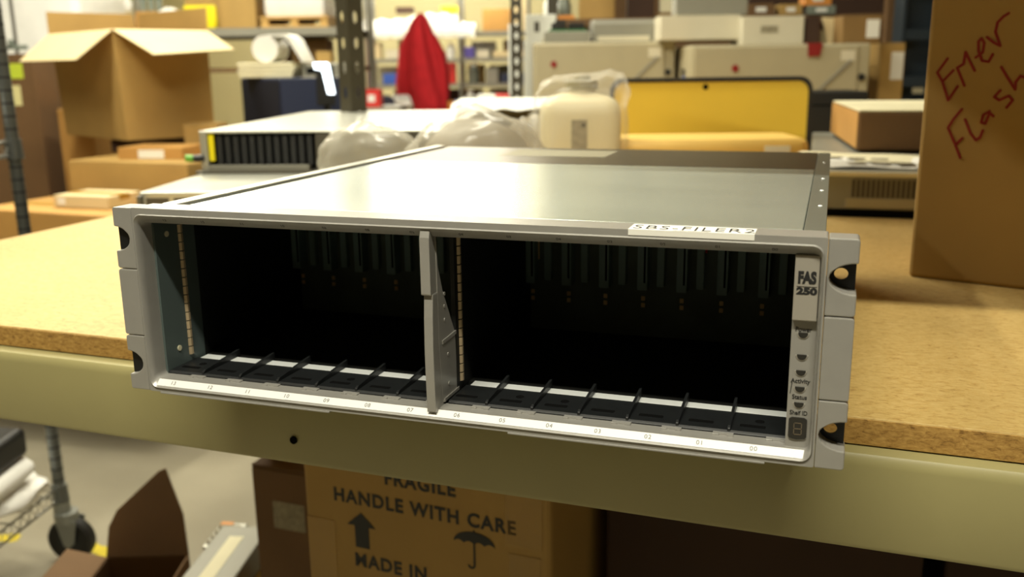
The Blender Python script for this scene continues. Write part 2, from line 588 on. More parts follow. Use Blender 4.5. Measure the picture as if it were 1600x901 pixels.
# numbers on the sloping lower lip
SL = [0.0349 + i*0.0305 for i in range(7)] + [0.2504 + i*0.0305 for i in range(7)]
tilt = math.atan2(0.0041, 0.0048)
for i, x in enumerate(SL):
    MB().text('%02d' % (13-i), 0.0040, Matrix.Translation((x, 0.0020, 0.00645)) @ Matrix.Rotation(tilt, 4, 'X'), space=1.15, depth=0.00005).build('bay_number', 'grey_ink', sh)
for i, x in enumerate(SL):
    MB().text('%02d' % (13-i), 0.0032, Matrix.Translation((x+0.006, 0.0021, 0.1231)) @ Matrix.Rotation(PI-math.atan2(0.0051, 0.0048), 4, 'X') @ Matrix.Diagonal((1, -1, 1, 1)), depth=0.00005).build('upper_bay_number', 'ink', sh)

mb = MB()  # white strip stands for the lamp's reflection on the sloping lip
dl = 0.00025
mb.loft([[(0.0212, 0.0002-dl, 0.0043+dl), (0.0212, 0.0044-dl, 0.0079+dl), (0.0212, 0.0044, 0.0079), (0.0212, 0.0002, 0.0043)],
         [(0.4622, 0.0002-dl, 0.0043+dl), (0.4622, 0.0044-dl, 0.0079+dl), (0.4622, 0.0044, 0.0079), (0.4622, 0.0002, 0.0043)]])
mb.build('glare_strip', 'glare_white', sh, label='white glare painted along the numbered lower lip')

# bay interior
mb = MB()
mb.box(0.0190, 0.0145, 0.009, 0.0212, 0.058, 0.1240)
mb.build('bay_side_wall', 'steel_wall', sh)
for xx, yy, zz in ((0.0213, 0.0270, 0.1085), (0.0213, 0.0290, 0.0235)):
    MB().cyl((0.0210, yy, zz), (0.0218, yy, zz), 0.0021, n=14).build('wall_screw', 'cream_paper', sh)
mb = MB()
mb.box(0.0190, 0.058, 0.009, 0.0212, 0.205, 0.1240)
mb.box(0.0195, 0.0145, 0.1210, 0.4634, 0.205, 0.1255)
mb.box(0.0190, 0.058, 0.0036, 0.4634, 0.205, 0.0095)
mb.box(0.4510, 0.030, 0.0095, 0.4634, 0.205, 0.1210)
mb.build('bay_liner', 'dark_steel', sh)  # black lining; the bay's unlit depth is put into this colour too
bx('lower_sill', 'bezel', sh, 0.0195, 0.0047, 0.0036, 0.4634, 0.0160, 0.0085, label='flat silver sill behind the numbered lip')


def finger_strip(x, y, z0, z1, n):
    mb = MB()
    dz = (z1-z0)/n
    for i in range(n):
        z = z0+i*dz
        mb.loft([[(x, y-0.0024, z+0.0004), (x+0.0016, y-0.001, z+0.0004), (x+0.0016, y+0.001, z+0.0004), (x, y+0.0024, z+0.0004)], [(x, y-0.0024, z+dz-0.0004), (x+0.0016, y-0.001, z+dz-0.0004), (x+0.0016, y+0.001, z+dz-0.0004), (x, y+0.0024, z+dz-0.0004)]])
    mb.build('spring_strip', 'spring', sh)


finger_strip(0.0214, 0.0415, 0.0150, 0.1200, 16)
finger_strip(0.2376, 0.0430, 0.0150, 0.1200, 17)
mb = MB()
mb.box(0.2345, 0.036, 0.0095, 0.2374, 0.204, 0.1210)
mb.build('centre_partition', 'dark_steel', sh)
# middle post with stepped front and triangular bracket
mb = MB()
up = [(0.0002, 0.1250), (-0.0014, 0.1205), (-0.0014, 0.0846), (0.0002, 0.0838), (0.010, 0.0838), (0.0085, 0.1250)]
mb.prism(up, [], 0.2301, 0.2366, 'x')
mb.build('post_upper', 'bezel', sh, 0.0007)
lo_ = [(0.0010, 0.0848), (-0.0004, 0.0700), (-0.0012, 0.0500), (-0.0010, 0.0300), (-0.0002, 0.0074), (0.0115, 0.0074), (0.0150, 0.0120), (0.012, 0.0848)]
MB().prism(lo_, [], 0.2310, 0.2370, 'x').build('post_lower', 'bezel', sh, 0.0007)
br = [(0.008, 0.1250), (0.010, 0.1010), (0.0165, 0.0840), (0.0355, 0.0510), (0.0375, 0.0100), (0.012, 0.0100), (0.008, 0.05)]
b_ = MB().prism(br, [], 0.2320, 0.2371, 'x').build('post_bracket', 'bezel', sh, 0.0004)
MB().prism([(0.0130, 0.0490), (0.0360, 0.0500), (0.0360, 0.0525), (0.0130, 0.0515)], [], 0.2371, 0.2378, 'x').build('rib', 'bezel', b_, 0.0003)
MB().prism([(0.0130, 0.0100), (0.0385, 0.0100), (0.0385, 0.0125), (0.0130, 0.0125)], [], 0.2371, 0.2379, 'x').build('rib', 'bezel', b_, 0.0003)
for zz in (0.064, 0.073, 0.081, 0.040, 0.020):
    MB().cyl((0.2365, 0.0185+0.004*(zz < 0.06), zz), (0.2375, 0.0185+0.004*(zz < 0.06), zz), 0.0013, n=12).build('boss', 'bezel', b_)

# tray: black guide plates, bright strip, one rail between each pair of bays
for x0, x1 in ((0.0213, 0.2345), (0.2392, 0.4508)):
    mb = MB()
    mb.prism([(0.0152, 0.0084), (0.0152, 0.0094), (0.0168, 0.0106), (0.0475, 0.0106), (0.0475, 0.0084)], [], x0, x1, 'x')
    mb.build('guide_tray', 'tray_black', sh, 0.0002)
    bx('tray_strip', 'white_steel', sh, x0+0.003, 0.0476, 0.0090, x1, 0.0566, 0.0108, 0.0003, label='bright metal strip behind the black tray')
for i, x in enumerate(SL):
    g = MB()
    g.prism(rrect(x-0.0100, 0.0240, x+0.0050, 0.0280, 0.001, 3), [], 0.01055, 0.01075, 'z')
    if i in (0, 4, 8, 9, 13):
        g.prism(ellipse(x+0.0010, 0.0350, 0.0028, 0.0028), [], 0.01055, 0.01075, 'z')
    g.build('tray_slot', 'dark_hole', sh)
    xt = x + 0.0150
    if i not in (6, 13):
        mb = MB()
        mb.prism([(0.0158, 0.0095), (0.0156, 0.0118), (0.0180, 0.0130), (0.0600, 0.0160), (0.0600, 0.0095)], [], xt-0.0009, xt+0.0009, 'x')
        mb.build('guide_rail', 'tray_black', sh, 0.0003)
    mb = MB()
    xa = x + 0.012
    mb.prism([(xa-0.0060, 0.0112), (xa-0.0024, 0.0112), (xa-0.0024, 0.0124), (xa+0.0024, 0.0124), (xa+0.0024, 0.0112), (xa+0.0060, 0.0112), (xa+0.0060, 0.0160), (xa-0.0060, 0.0160)], [], 0.0084, 0.0094, 'z')
    if xa < 0.448:
        mb.build('tray_clip', 'bezel', sh, 0.0002)
# backplane with connectors and gold pads
bp = bx('backplane', 'board_green', sh, 0.0190, 0.200, 0.0095, 0.4634, 0.2025, 0.1255)
for i, x in enumerate(SL):
    xb = x - 0.0078
    mb = MB()
    mb.prism(rrect(xb-0.0058, 0.0500, xb+0.0020, 0.118, 0.0008, 2), [], 0.1880, 0.200, 'y')
    mb.prism(rrect(xb+0.0085, 0.0520, xb+0.0140, 0.118, 0.0008, 2), [], 0.1940, 0.200, 'y')
    c_ = mb.build('drive_connector', 'connector', bp)
    bx('socket', 'dark_hole', c_, xb-0.0008, 0.1877, 0.056, xb+0.0006, 0.1882, 0.114)
    MB().prism(rrect(xb-0.0045, 0.0390, xb-0.0015, 0.0425, 0.0004, 2), [], 0.1990, 0.200, 'y').prism(rrect(xb-0.0045, 0.0335, xb-0.0015, 0.0370, 0.0004, 2), [], 0.1990, 0.200, 'y').build('gold_pads', 'gold', bp)
bx('chip', 'gold', bp, 0.242, 0.1985, 0.068, 0.2455, 0.200, 0.105)
bx('chip', 'red', bp, 0.3755, 0.1985, 0.080, 0.3800, 0.200, 0.108)

# control panel
cp = MB().prism([(0.4503, 0.0074), (0.4634, 0.0074), (0.4634, 0.1210), (0.4503, 0.1210)], [], 0.0066, 0.0300, 'y').build('control_panel', 'bezel', sh, 0.0003)
lp = MB().prism([(0.4503, 0.0838), (0.4632, 0.0838), (0.4632, 0.1206), (0.4503, 0.1206)], [], 0.0030, 0.0070, 'y').build('logo_plate', 'logo_panel', sh, 0.0005)
MB().text('FAS', 0.0088, face_T(0.4569, 0.00295, 0.1078), 0.00055, 0.68, 0.0001, space=0.99).build('lettering', 'ink', lp)
MB().text('250', 0.0050, face_T(0.4571, 0.00295, 0.1004), 0.00032, 1.38, 0.0001, space=1.02).build('lettering', 'ink', lp)
bx('logo_rule', 'ink', lp, 0.4517, 0.0028, 0.1030, 0.4623, 0.0031, 0.10325)
mb = MB()
for s_, z_ in (('Power', 0.0776), ('Activity', 0.0477), ('Status', 0.0382), ('Shelf ID', 0.0288)):
    mb.text(s_, 0.0037, face_T(0.4567, 0.0065, z_+0.0003), 0.00006, 0.90 if s_ != 'Shelf ID' else 0.82, 0.0001)
mb.box(-0.0002, 0.0064, -0.0034, 0.0002, 0.0067, 0.0034, Matrix.Translation((0.4519, 0, 0.0437)) @ Matrix.Rotation(0.12, 4, 'Y'))
mb.build('lettering', 'ink', cp)
for z_ in (0.0752, 0.0625, 0.0533, 0.0436, 0.0343):
    pts = [(0.4566-0.0026, z_+0.0011), (0.4566+0.0026, z_+0.0011)] + [(0.4566+0.0026*math.cos(t), z_+0.0008+0.0027*math.sin(t)) for t in [-PI*i/10 for i in range(1, 10)]]
    led = MB().prism(pts, [], 0.0059, 0.0068, 'y').build('indicator_lens', 'lens', cp, 0.0003)
    rim = [(0.4566+0.0033*math.cos(t), z_+0.0008+0.0034*math.sin(t)) for t in [-PI*i/10 for i in range(0, 11)]]
    inn = [(0.4566+0.0027*math.cos(t), z_+0.0008+0.0028*math.sin(t)) for t in [-PI*i/10 for i in range(10, -1, -1)]]
    MB().prism(rim+inn, [], 0.0062, 0.0068, 'y').build('lens_rim', 'logo_panel', led, 0.0002)
dp = MB().prism([(0.4517+0.0008, 0.0140), (0.4566, 0.0134), (0.4616-0.0008, 0.0140), (0.4616, 0.0152), (0.4616, 0.0256), (0.4600, 0.0266), (0.4533, 0.0266), (0.4517, 0.0256), (0.4517, 0.0152)], [], 0.0056, 0.0068, 'y').build('digit_display', 'lens', cp, 0.0003)
mb = MB()
for (xa, za, xb2, zb2) in ((0.4550, 0.0232, 0.4585, 0.0236), (0.4550, 0.0198, 0.4585, 0.0202), (0.4550, 0.0164, 0.4585, 0.0168), (0.4545, 0.0203, 0.4549, 0.0231), (0.4586, 0.0203, 0.4590, 0.0231), (0.4545, 0.0169, 0.4549, 0.0197), (0.4586, 0.0169, 0.4590, 0.0197)):
    mb.box(xa, 0.0054, za, xb2, 0.0057, zb2)
mb.build('digit_segments', mat('unlit segment', '#6b5f4c', 0.4), dp)
for xa, xb_ in ((0.025, 0.160), (0.285, 0.440)):
    bx('bezel_foot_lip', 'bezel', sh, xa, -0.0006, -0.0012, xb_, 0.004, 0.0, 0.0003)
for fx in (0.06, 0.42):
    for fy in (0.16, 0.47):
        MB().cyl((fx, fy, -0.002), (fx, fy, 0.002), 0.008, n=16).build('rubber_foot', 'rubber', sh)

# ------------------------------------------------------------------ workbench racks
BT = -0.002


def slotted_plate(mb, w_, z0, z1, t, T, pitch=0.057, rx=0.0062, rz=0.0145, off=0.0):
    """upright flat strip with a row of oval slots"""
    holes = []
    z = z0 + 0.04 + off
    while z < z1 - 0.03:
        holes.append(ellipse(0, z, rx, rz, 10))
        z += pitch
    old = mb.T
    mb.T = T
    mb.prism([(-w_/2, z0), (w_/2, z0), (w_/2, z1), (-w_/2, z1)], holes, 0, t, 'y')
    mb.T = old


def bench(name, label, x0, x1, y0, y1, skew, shelf, posts, front=True, lower=False):
    t = thing(name, label, 'workbench', ((x0+x1)/2, (y0+y1)/2, FZ))
    inv = Matrix.Translation((-(x0+x1)/2, -(y0+y1)/2, -FZ))
    dz = -FZ

    def F(x):
        return y0 - skew*(x-0.2)
    mb = MB(inv)
    mb.prism([(x0, F(x0)), (x1, F(x1)), (x1, y1), (x0, y1)], [], BT-0.019, BT, 'z')
    d = mb.build('worktop', 'board', t, 0.0012, 2)
    mb = MB(inv)
    mb.loft([[(x0+0.001, F(x0)-0.0008, BT-0.0182), (x0+0.001, F(x0)+0.004, BT-0.0182), (x0+0.001, F(x0)+0.004, BT-0.0012), (x0+0.001, F(x0)-0.0008, BT-0.0012)],
             [(x1, F(x1)-0.0008, BT-0.0182), (x1, F(x1)+0.004, BT-0.0182), (x1, F(x1)+0.004, BT-0.0012), (x1, F(x1)-0.0008, BT-0.0012)]])
    mb.build('worktop_edge', 'board_edge', d, label='rough raw edge of the particle board')
    # front beam: box section with a rounded top lip
    prof = [(0.0145, -0.0222), (-0.006, -0.0212), (-0.0105, -0.0225), (-0.0128, -0.0255), (-0.0135, -0.030), (-0.0135, -0.084), (-0.0120, -0.0875), (-0.009, -0.0885), (0.030, -0.0885), (0.030, -0.030), (0.0145, -0.030)]
    mb = MB(inv)
    mb.loft([[(x0-0.04, F(x0)+a, b) for a, b in prof], [(x1, F(x1)+a, b) for a, b in prof]])
    bm_ = mb.build('front_beam', 'beam', t, smooth=30)
    if front:
        yb = F(0.073)-0.0135
        MB(inv).cyl((0.073, yb-0.0022, -0.0668), (0.073, yb+0.001, -0.0668), 0.0032, n=18).build('beam_hole', 'dark_hole', bm_)
    MB(inv).box(x0-0.04, y1-0.03, -0.0885, x1, y1, -0.0215).build('rear_beam', 'beam', t)
    if shelf:  # unseen deck and beams, added to shade the worktop's right side
        a0, b0, b1, sz = shelf
        MB(inv).box(a0, b0+0.02, sz-0.02, x1, b1, sz).build('shade_deck', 'board_edge', t)
        MB(inv).box(a0, b0-0.005, sz-0.09, x1, b0+0.02, sz-0.005).build('shade_beam', 'beam', t)
        MB(inv).box(a0, b1-0.025, sz-0.09, x1, b1, sz-0.02).build('shade_beam', 'beam', t)
    for (px, py, kind) in posts:
        mb = MB()
        zt = 1.6
        if kind == 'angle':
            for s in (-1, 1):
                T = inv @ Matrix.Translation((px, py, 0)) @ Matrix.Rotation(R(18.6), 4, 'Z') @ Matrix.Rotation(s*R(40), 4, 'Z') @ Matrix.Translation((s*0.0205, 0, 0))
                slotted_plate(mb, 0.041, FZ, zt, 0.003, T, off=0.004)
        else:
            T = inv @ Matrix.Translation((px, py, 0)) @ Matrix.Rotation(R(12), 4, 'Z')
            slotted_plate(mb, 0.040, FZ, zt, 0.003, T, pitch=0.0435, rx=0.0070, rz=0.0125)
            mb.T = T
            mb.box(-0.020, 0.003, FZ, -0.017, 0.035, zt)
            mb.T = Matrix()
        mb.build('slotted_post', 'post', t)
    return t


bench('workbench', 'long workbench with a particle board top and olive beige steel front beam', -0.605, 2.4, 0.1015, 1.46, 0.024, (0.28, 0.152, 1.05, 0.445),
      ((-0.665, 0.13, 'flat'), (-0.612, 1.495, 'angle'), (2.36, 0.13, 'flat'), (2.36, 1.43, 'flat')))
bench('workbench', 'second workbench standing behind the first, carrying the yellow board and beige cabinets', -0.50, 2.4, 1.53, 2.95, 0.0, None,
      ((-0.600, 2.70, 'flat'), (2.36, 1.57, 'flat'), (2.36, 2.9, 'flat')), front=False)


# ------------------------------------------------------------------ cartons
def carton(label, fl, rot, w_, d_, h_, m='kraft', tape=True, sticker=None, cat='carton', group=None, name='carton', stickm='white_paper', side=None):
    """closed box: fl is the front-left bottom corner, the front faces the camera side"""
    ox = Vector((w_/2, d_/2, 0))
    ox.rotate(Matrix.Rotation(rot, 3, 'Z'))
    t = thing(name, label, cat, Vector(fl)+ox, rot, group)
    bv = min(0.004, 0.06*min(w_, d_, h_))
    bx('body', m, t, -w_/2, -d_/2, 0, w_/2, d_/2, h_-0.003, bv)
    for s in (-1, 1):
        ya, yb = (-d_/2, -0.001) if s < 0 else (0.001, d_/2)
        bx('flap', m, t, -w_/2+0.001, ya+0.0005, h_-0.003, w_/2-0.001, yb, h_, 0.0008)
    if tape:
        tw = min(0.025, d_*0.16)
        mb = MB()
        mb.box(-w_/2-0.0004, -tw, h_, w_/2+0.0004, tw, h_+0.0004)
        mb.box(-w_/2-0.0006, -tw, h_-min(0.06, h_*0.4), -w_/2, tw, h_+0.0004)
        mb.box(w_/2, -tw, h_-min(0.06, h_*0.4), w_/2+0.0006, tw, h_+0.0004)
        mb.build('tape', 'tape', t)
    if sticker:
        a, b, c, d = sticker
        bx('sticker', stickm, t, -w_/2+a*w_, -d_/2-0.0008, b*h_, -w_/2+c*w_, -d_/2, d*h_)
    return t


# big carton on the right of the shelf, red handwriting
rb = carton('tall brown carton with red handwriting standing on the workbench', (0.551, 0.538, BT), -R(18), 0.42, 0.34, 0.52, 'kraft')
STROKES = [[(0.0196, 0.2227), (0.0112, 0.2093), (0.017, 0.1999), (0.0236, 0.1822), (0.0313, 0.1958)], [(0.0173, 0.201), (0.0259, 0.2113)], [(0.0374, 0.1964), (0.0292, 0.2137), (0.0347, 0.2174), (0.0356, 0.2286), (0.0404, 0.2194), (0.0454, 0.2108)], [(0.0452, 0.2234), (0.051, 0.2283), (0.0514, 0.2373), (0.0486, 0.2414), (0.0462, 0.2385), (0.0471, 0.2294), (0.0512, 0.2202), (0.057, 0.2192), (0.06, 0.2262)], [(0.0534, 0.2423), (0.0599, 0.2371), (0.0658, 0.234), (0.0604, 0.2471), (0.0614, 0.2559), (0.0659, 0.2611), (0.0702, 0.264)], [(0.0372, 0.1736), (0.0302, 0.1634), (0.026, 0.1548), (0.0333, 0.1402), (0.04, 0.1256)], [(0.0345, 0.1381), (0.0402, 0.1451)], [(0.041, 0.1636), (0.0472, 0.1502), (0.0527, 0.1435), (0.0563, 0.1463), (0.0581, 0.1532)], [(0.0624, 0.172), (0.0571, 0.1682), (0.0559, 0.1609), (0.0598, 0.1599), (0.0626, 0.1703), (0.0663, 0.1673)], [(0.0699, 0.1919), (0.0653, 0.1857), (0.0699, 0.1827), (0.0779, 0.1869), (0.0816, 0.1829), (0.0771, 0.1757)], [(0.0687, 0.214), (0.0752, 0.204), (0.0828, 0.1929), (0.0825, 0.1999), (0.0861, 0.2055), (0.0899, 0.2045), (0.0952, 0.197)]]
mb = MB(Matrix.Translation((-0.21, -0.17, -BT)))
for st in STROKES:
    n = len(st)
    for i in range(n-1):
        (xa, za), (xb, zb) = st[i], st[i+1]
        dx, dz = xb-xa, zb-za
        l = math.hypot(dx, dz)
        nx, nz = -dz/l*0.0013, dx/l*0.0013
        mb.prism([(xa-nx, za-nz), (xb-nx, zb-nz), (xb+nx, zb+nz), (xa+nx, za+nz)], [], -0.0005 - 0.0001*(i % 3), 0.0002, 'y')
    for (xa, za) in st:
        mb.prism(ellipse(xa, za, 0.00132, 0.00132, 8), [], -0.0009, 0.0002, 'y')
mb.build('handwriting', 'red_ink', rb)
bx('side_tape', 'tape', rb, -0.21+0.128, -0.1706, 0.002, -0.21+0.19, -0.17, 0.10)

# fragile carton below the bench
fr = thing('carton', 'brown carton under the workbench printed FRAGILE HANDLE WITH CARE', 'carton', (0.072, 0.50, FZ), -R(4.6))
fw = 0.309
bx('body', 'kraft', fr, -fw/2, -0.15, 0, fw/2, 0.15, 0.70, 0.005)
zb = 0.85


def ft(x, z, s=1):
    return Matrix.Translation((x-0.072, -0.1503, zb+z)) @ Matrix.Rotation(PI/2, 4, 'X')


for s_, x_, z_ in (('FRAGILE', 0.0715, -0.2245), ('HANDLE WITH CARE', 0.0725, -0.2560), ('MADE IN', 0.030, -0.3340)):
    MB().text(s_, 0.0225, ft(x_, z_), 0.0007, 0.95, 0.0002, space=1.15).build('stencil_lettering', 'ink', fr)
ax, az = -0.006-0.072, zb-0.0085
mb = MB()
mb.prism([(ax-0.019, az-0.2815), (ax-0.009, az-0.2815), (ax-0.009, az-0.3085), (ax+0.0095, az-0.3085), (ax+0.0095, az-0.2815), (ax+0.0185, az-0.2815), (ax, az-0.2645)], [], -0.1506, -0.1499, 'y')
mb.build('arrow_mark', 'ink', fr)
ux, uz = 0.137-0.072, zb-0.2835
mb = MB()
can = [(0.0248*math.cos(PI*i/16), 0.0145*math.sin(PI*i/16)) for i in range(17)]
sc = []
for k in range(4):
    xa = -0.0248 + k*0.0124
    for i in range(1, 4):
        sc.append((xa + 0.0124*i/4, 0.0030*math.sin(PI*i/4)))
    if k < 3:
        sc.append((xa+0.0124, 0.0))
mb.prism([(ux+a, uz+b) for a, b in can] + [(ux+a, uz+b) for a, b in sc], [], -0.1506, -0.1499, 'y')
mb.box(ux-0.0011, -0.1506, uz-0.026, ux+0.0011, -0.1499, uz+0.004)
hook = [(ux-0.0035+0.0046*math.cos(t), uz-0.0255+0.0046*math.sin(t)) for t in [-PI*i/8 for i in range(9)]]
hook2 = [(ux-0.0035+0.0024*math.cos(t), uz-0.0255+0.0024*math.sin(t)) for t in [-PI*i/8 for i in range(8, -1, -1)]]
mb.prism(hook+hook2, [], -0.1506, -0.1499, 'y')
mb.box(ux-0.0009, -0.1506, uz+0.012, ux+0.0009, -0.1499, uz+0.0165)
mb.build('umbrella_mark', 'ink', fr)
mb = MB()
mb.bm.free()
for b in ((fw/2-0.052, 0.575, fw/2-0.010, 0.70), (fw/2-0.048, 0.40, fw/2-0.012, 0.565), (-fw/2+0.002, 0.40, -fw/2+0.040, 0.56)):
    bx('tape_patch', 'tape', fr, b[0], -0.1505, b[1], b[2], -0.15, b[3])

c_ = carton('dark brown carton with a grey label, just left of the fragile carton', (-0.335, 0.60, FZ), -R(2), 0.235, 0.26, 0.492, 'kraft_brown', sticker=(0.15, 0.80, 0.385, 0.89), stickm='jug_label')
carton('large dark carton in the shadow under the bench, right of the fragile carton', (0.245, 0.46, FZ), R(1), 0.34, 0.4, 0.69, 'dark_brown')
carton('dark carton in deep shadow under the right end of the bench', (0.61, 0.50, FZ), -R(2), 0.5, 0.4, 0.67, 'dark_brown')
yp = thing('foam_pad', 'small yellow foam pad lying on the left corner of the dark brown carton', 'pad', (-0.305, 0.66, FZ+0.4925), R(-10))
MB().loft([[(x*k, y*k, z) for x, y in rrect(-0.022, -0.03, 0.022, 0.03, 0.008)] for z, k in ((0, 0.95), (0.006, 1.0), (0.016, 0.98), (0.021, 0.8))]).build('pad_body', 'kraft_pale', yp, smooth=50)
# open carton with a raised flap, on the floor left of the bench
oc = thing('open_carton', 'small brown carton with one flap standing up, on the floor before the grey equipment', 'carton', (-0.645, 0.660, FZ), R(20))
mb = MB()
for b in ((-0.075, -0.09, 0, 0.075, -0.086, 0.205), (-0.075, 0.086, 0, 0.075, 0.09, 0.205), (-0.075, -0.086, 0, -0.071, 0.086, 0.205), (0.071, -0.086, 0, 0.075, 0.086, 0.205), (-0.071, -0.086, 0, 0.071, 0.086, 0.004)):
    mb.box(*b)
mb.build('body', 'kraft_brown', oc, 0.001)
mb = MB(Matrix.Translation((0, 0.088, 0.205)) @ Matrix.Rotation(-R(14), 4, 'X'))
mb.prism([(-0.075, 0), (0.075, 0), (0.066, 0.075), (0.035, 0.160), (0.022, 0.155), (-0.055, 0.085), (-0.070, 0.055)], [], -0.002, 0.002, 'y')
mb.build('flap', 'kraft_brown', oc, 0.0008)
mb = MB(Matrix.Translation((-0.073, 0, 0.205)) @ Matrix.Rotation(-R(70), 4, 'Y'))
mb.prism([(-0.085, 0), (0.085, 0), (0.075, 0.07), (-0.075, 0.07)], [], -0.002, 0.002, 'x')
mb.build('flap', 'kraft_brown', oc, 0.0008)
# grey equipment on a brown carton
carton('low brown carton carrying the grey slotted equipment beside the bench', (-0.545, 0.60, FZ), R(8), 0.20, 0.30, 0.20, 'kraft_dark')
eq = thing('equipment_module', 'grey metal equipment module with a pale label strip, lying below the bench end', 'equipment', (-0.490, 0.725, FZ+0.2005), R(14))
bx('case', 'grey_case', eq, -0.045, -0.10, 0, 0.045, 0.10, 0.05, 0.003)
bx('label_strip', 'cream_paper', eq, -0.016, -0.085, 0.05, 0.010, 0.06, 0.0506)
mb = MB()
for i in range(3):
    mb.box(-0.040+i*0.028, -0.1006, 0.006, -0.018+i*0.028, -0.0995, 0.044)
mb.build('card_slot', 'dark_hole', eq)
for k, (dx, lab) in enumerate(((-0.105, 'small grey connector block with an orange tag, left of the grey module'), (0.105, 'small grey connector block with an orange tag, right of the grey module'))):
    e = thing('connector_block', lab, 'connector block', ((-0.548, 0.805, FZ+0.2005), (-0.412, 0.790, FZ+0.2005))[k], R(14))
    bx('case', 'silver_case', e, -0.026, -0.045, 0, 0.026, 0.045, 0.036, 0.002)
    mb = MB()
    for i in range(4):
        mb.box(-0.020, -0.040+i*0.019, 0.036, 0.020, -0.030+i*0.019, 0.042)
    mb.build('socket_row', 'jug_label', e, 0.001)
    bx('tag', 'orange', e, -0.024, 0.034, 0.036, 0.000, 0.044, 0.0385)

# ------------------------------------------------------------------ wire cart
cart = thing('wire_cart', 'chrome wire shelving cart on black casters beyond the left end of the workbench', 'cart', (-1.105, 0.974, FZ), R(12.8))
CW, CL = 0.46, 0.91


def cart_post(x, y):
    mb = MB()
    mb.cyl((x, y, 0.150), (x, y, 1.75), 0.0127, n=16)
    p_ = mb.build('post', 'cart_post', cart, smooth=40)
    mb = MB()
    rings = []
    for i in range(62):
        z = 0.170 + i*0.0254
        for dz, r_ in ((-0.0001, 0.0120), (0.0, 0.0131), (0.0035, 0.0131), (0.0036, 0.0120)):
            rings.append([(x+r_*math.cos(2*PI*q/16), y+r_*math.sin(2*PI*q/16), z+dz) for q in range(16)])
    mb.loft(rings)
    mb.build('post_grooves', 'cart_ring', p_, smooth=40)
    mb = MB()
    mb.cyl((x, y, 0.115), (x, y, 0.185), 0.019, 0.016, 16)
    mb.build('stem_collar', 'caster_grey', p_, smooth=40)
    # caster: fork and wheel
    k = thing('caster', None, None, (x, y, 0))
    k.parent = cart
    mb = MB()
    mb.cyl((0.008, 0, 0.095), (0.008, 0, 0.120), 0.026, n=18)
    for s in (-1, 1):
        mb.prism([(-0.010, 0.105), (0.040, 0.105), (0.030, 0.050), (0.014, 0.036), (0.004, 0.046)], [], s*0.017, s*0.020, 'y')
    mb.build('fork', 'caster_grey', k, 0.001)
    mb = MB()
    prof = [(0.030, 0.0125), (0.046, 0.0140), (0.0515, 0.010), (0.053, 0.0), (0.0515, -0.010), (0.046, -0.0140), (0.030, -0.0125)]
    rings = []
    for i in range(28):
        a = 2*PI*i/28
        rings.append([(0.014+r_*math.cos(a), yy, 0.053+r_*math.sin(a)) for r_, yy in prof])
    rings.append(rings[0])
    mb.loft(rings, False, False)
    bmesh.ops.remove_doubles(mb.bm, verts=mb.bm.verts[:], dist=1e-6)
    mb.build('tyre', 'rubber', k, smooth=40)
    MB().cyl((0.014, -0.0125, 0.053), (0.014, 0.0125, 0.053), 0.031, n=24).build('wheel_hub', 'black_plastic', k)


for x, y in ((0, 0), (-CW, 0), (0, -CL), (-CW, -CL)):
    cart_post(x, y)
for z in (0.150, 0.905):
    mb = MB()
    for zz in (z, z+0.028):
        mb.tube([(-CW, 0, zz), (0, 0, zz), (0, -CL, zz), (-CW, -CL, zz), (-CW, 0, zz)], 0.0028, 8)
    for i in range(18):
        y = -CL*(i+0.5)/18
        mb.tube([(-CW, y, z+0.030), (0, y, z+0.030)], 0.0018, 6)
    for xx in (-CW*0.33, -CW*0.66):
        mb.tube([(xx, 0, z+0.026), (xx, -CL, z+0.026)], 0.0024, 6)
    for i in range(30):
        y = -CL*i/30
        mb.tube([(0, y, z), (0, y-CL/60, z+0.028), (0, y-CL/30, z)], 0.0013, 5)
    mb.build('wire_shelf', 'chrome', cart)
    for x, y in ((0, 0), (-CW, 0), (0, -CL), (-CW, -CL)):
        MB().cyl((x, y, z-0.006), (x, y, z+0.034), 0.0185, 0.0165, 16).build('shelf_collar', 'cart_post', cart, smooth=40)


def blob(name, m, parent, c, rx, ry, rz, amp=0.2, freq=6, seed=0.0, sub=4, flat=True, label=None, pw=1.0):
    """crumpled closed lump sitting on its own base plane"""
    bm = bmesh.new()
    bmesh.ops.create_icosphere(bm, subdivisions=sub, radius=1)
    for v in bm.verts:
        n = v.co.normalized()
        q = Vector([math.copysign(abs(t)**pw, t) for t in n])
        d = 1 + amp*noise.noise(n*freq*0.35+Vector((seed, seed*2, 0))) + amp*0.6*abs(noise.noise(n*freq+Vector((seed, 0, 3)))) - amp*0.2
        p = Vector((q.x*rx*d, q.y*ry*d, q.z*rz*d))
        if flat and p.z < -rz*0.8:
            p.z = -rz*0.8
        v.co = p + Vector(c) + Vector((0, 0, rz*0.8))
    mb = MB()
    mb.bm.free()
    mb.bm = bm
    return mb.build(name, m, parent, smooth=50, label=label)


# loads on the lower cart shelf (local coordinates turned into world ones)
CT = Matrix.Translation((-1.105, 0.974, FZ)) @ Matrix.Rotation(R(12.8), 4, 'Z')


def on_cart(x, y, z):
    return CT @ Vector((x, y, z))


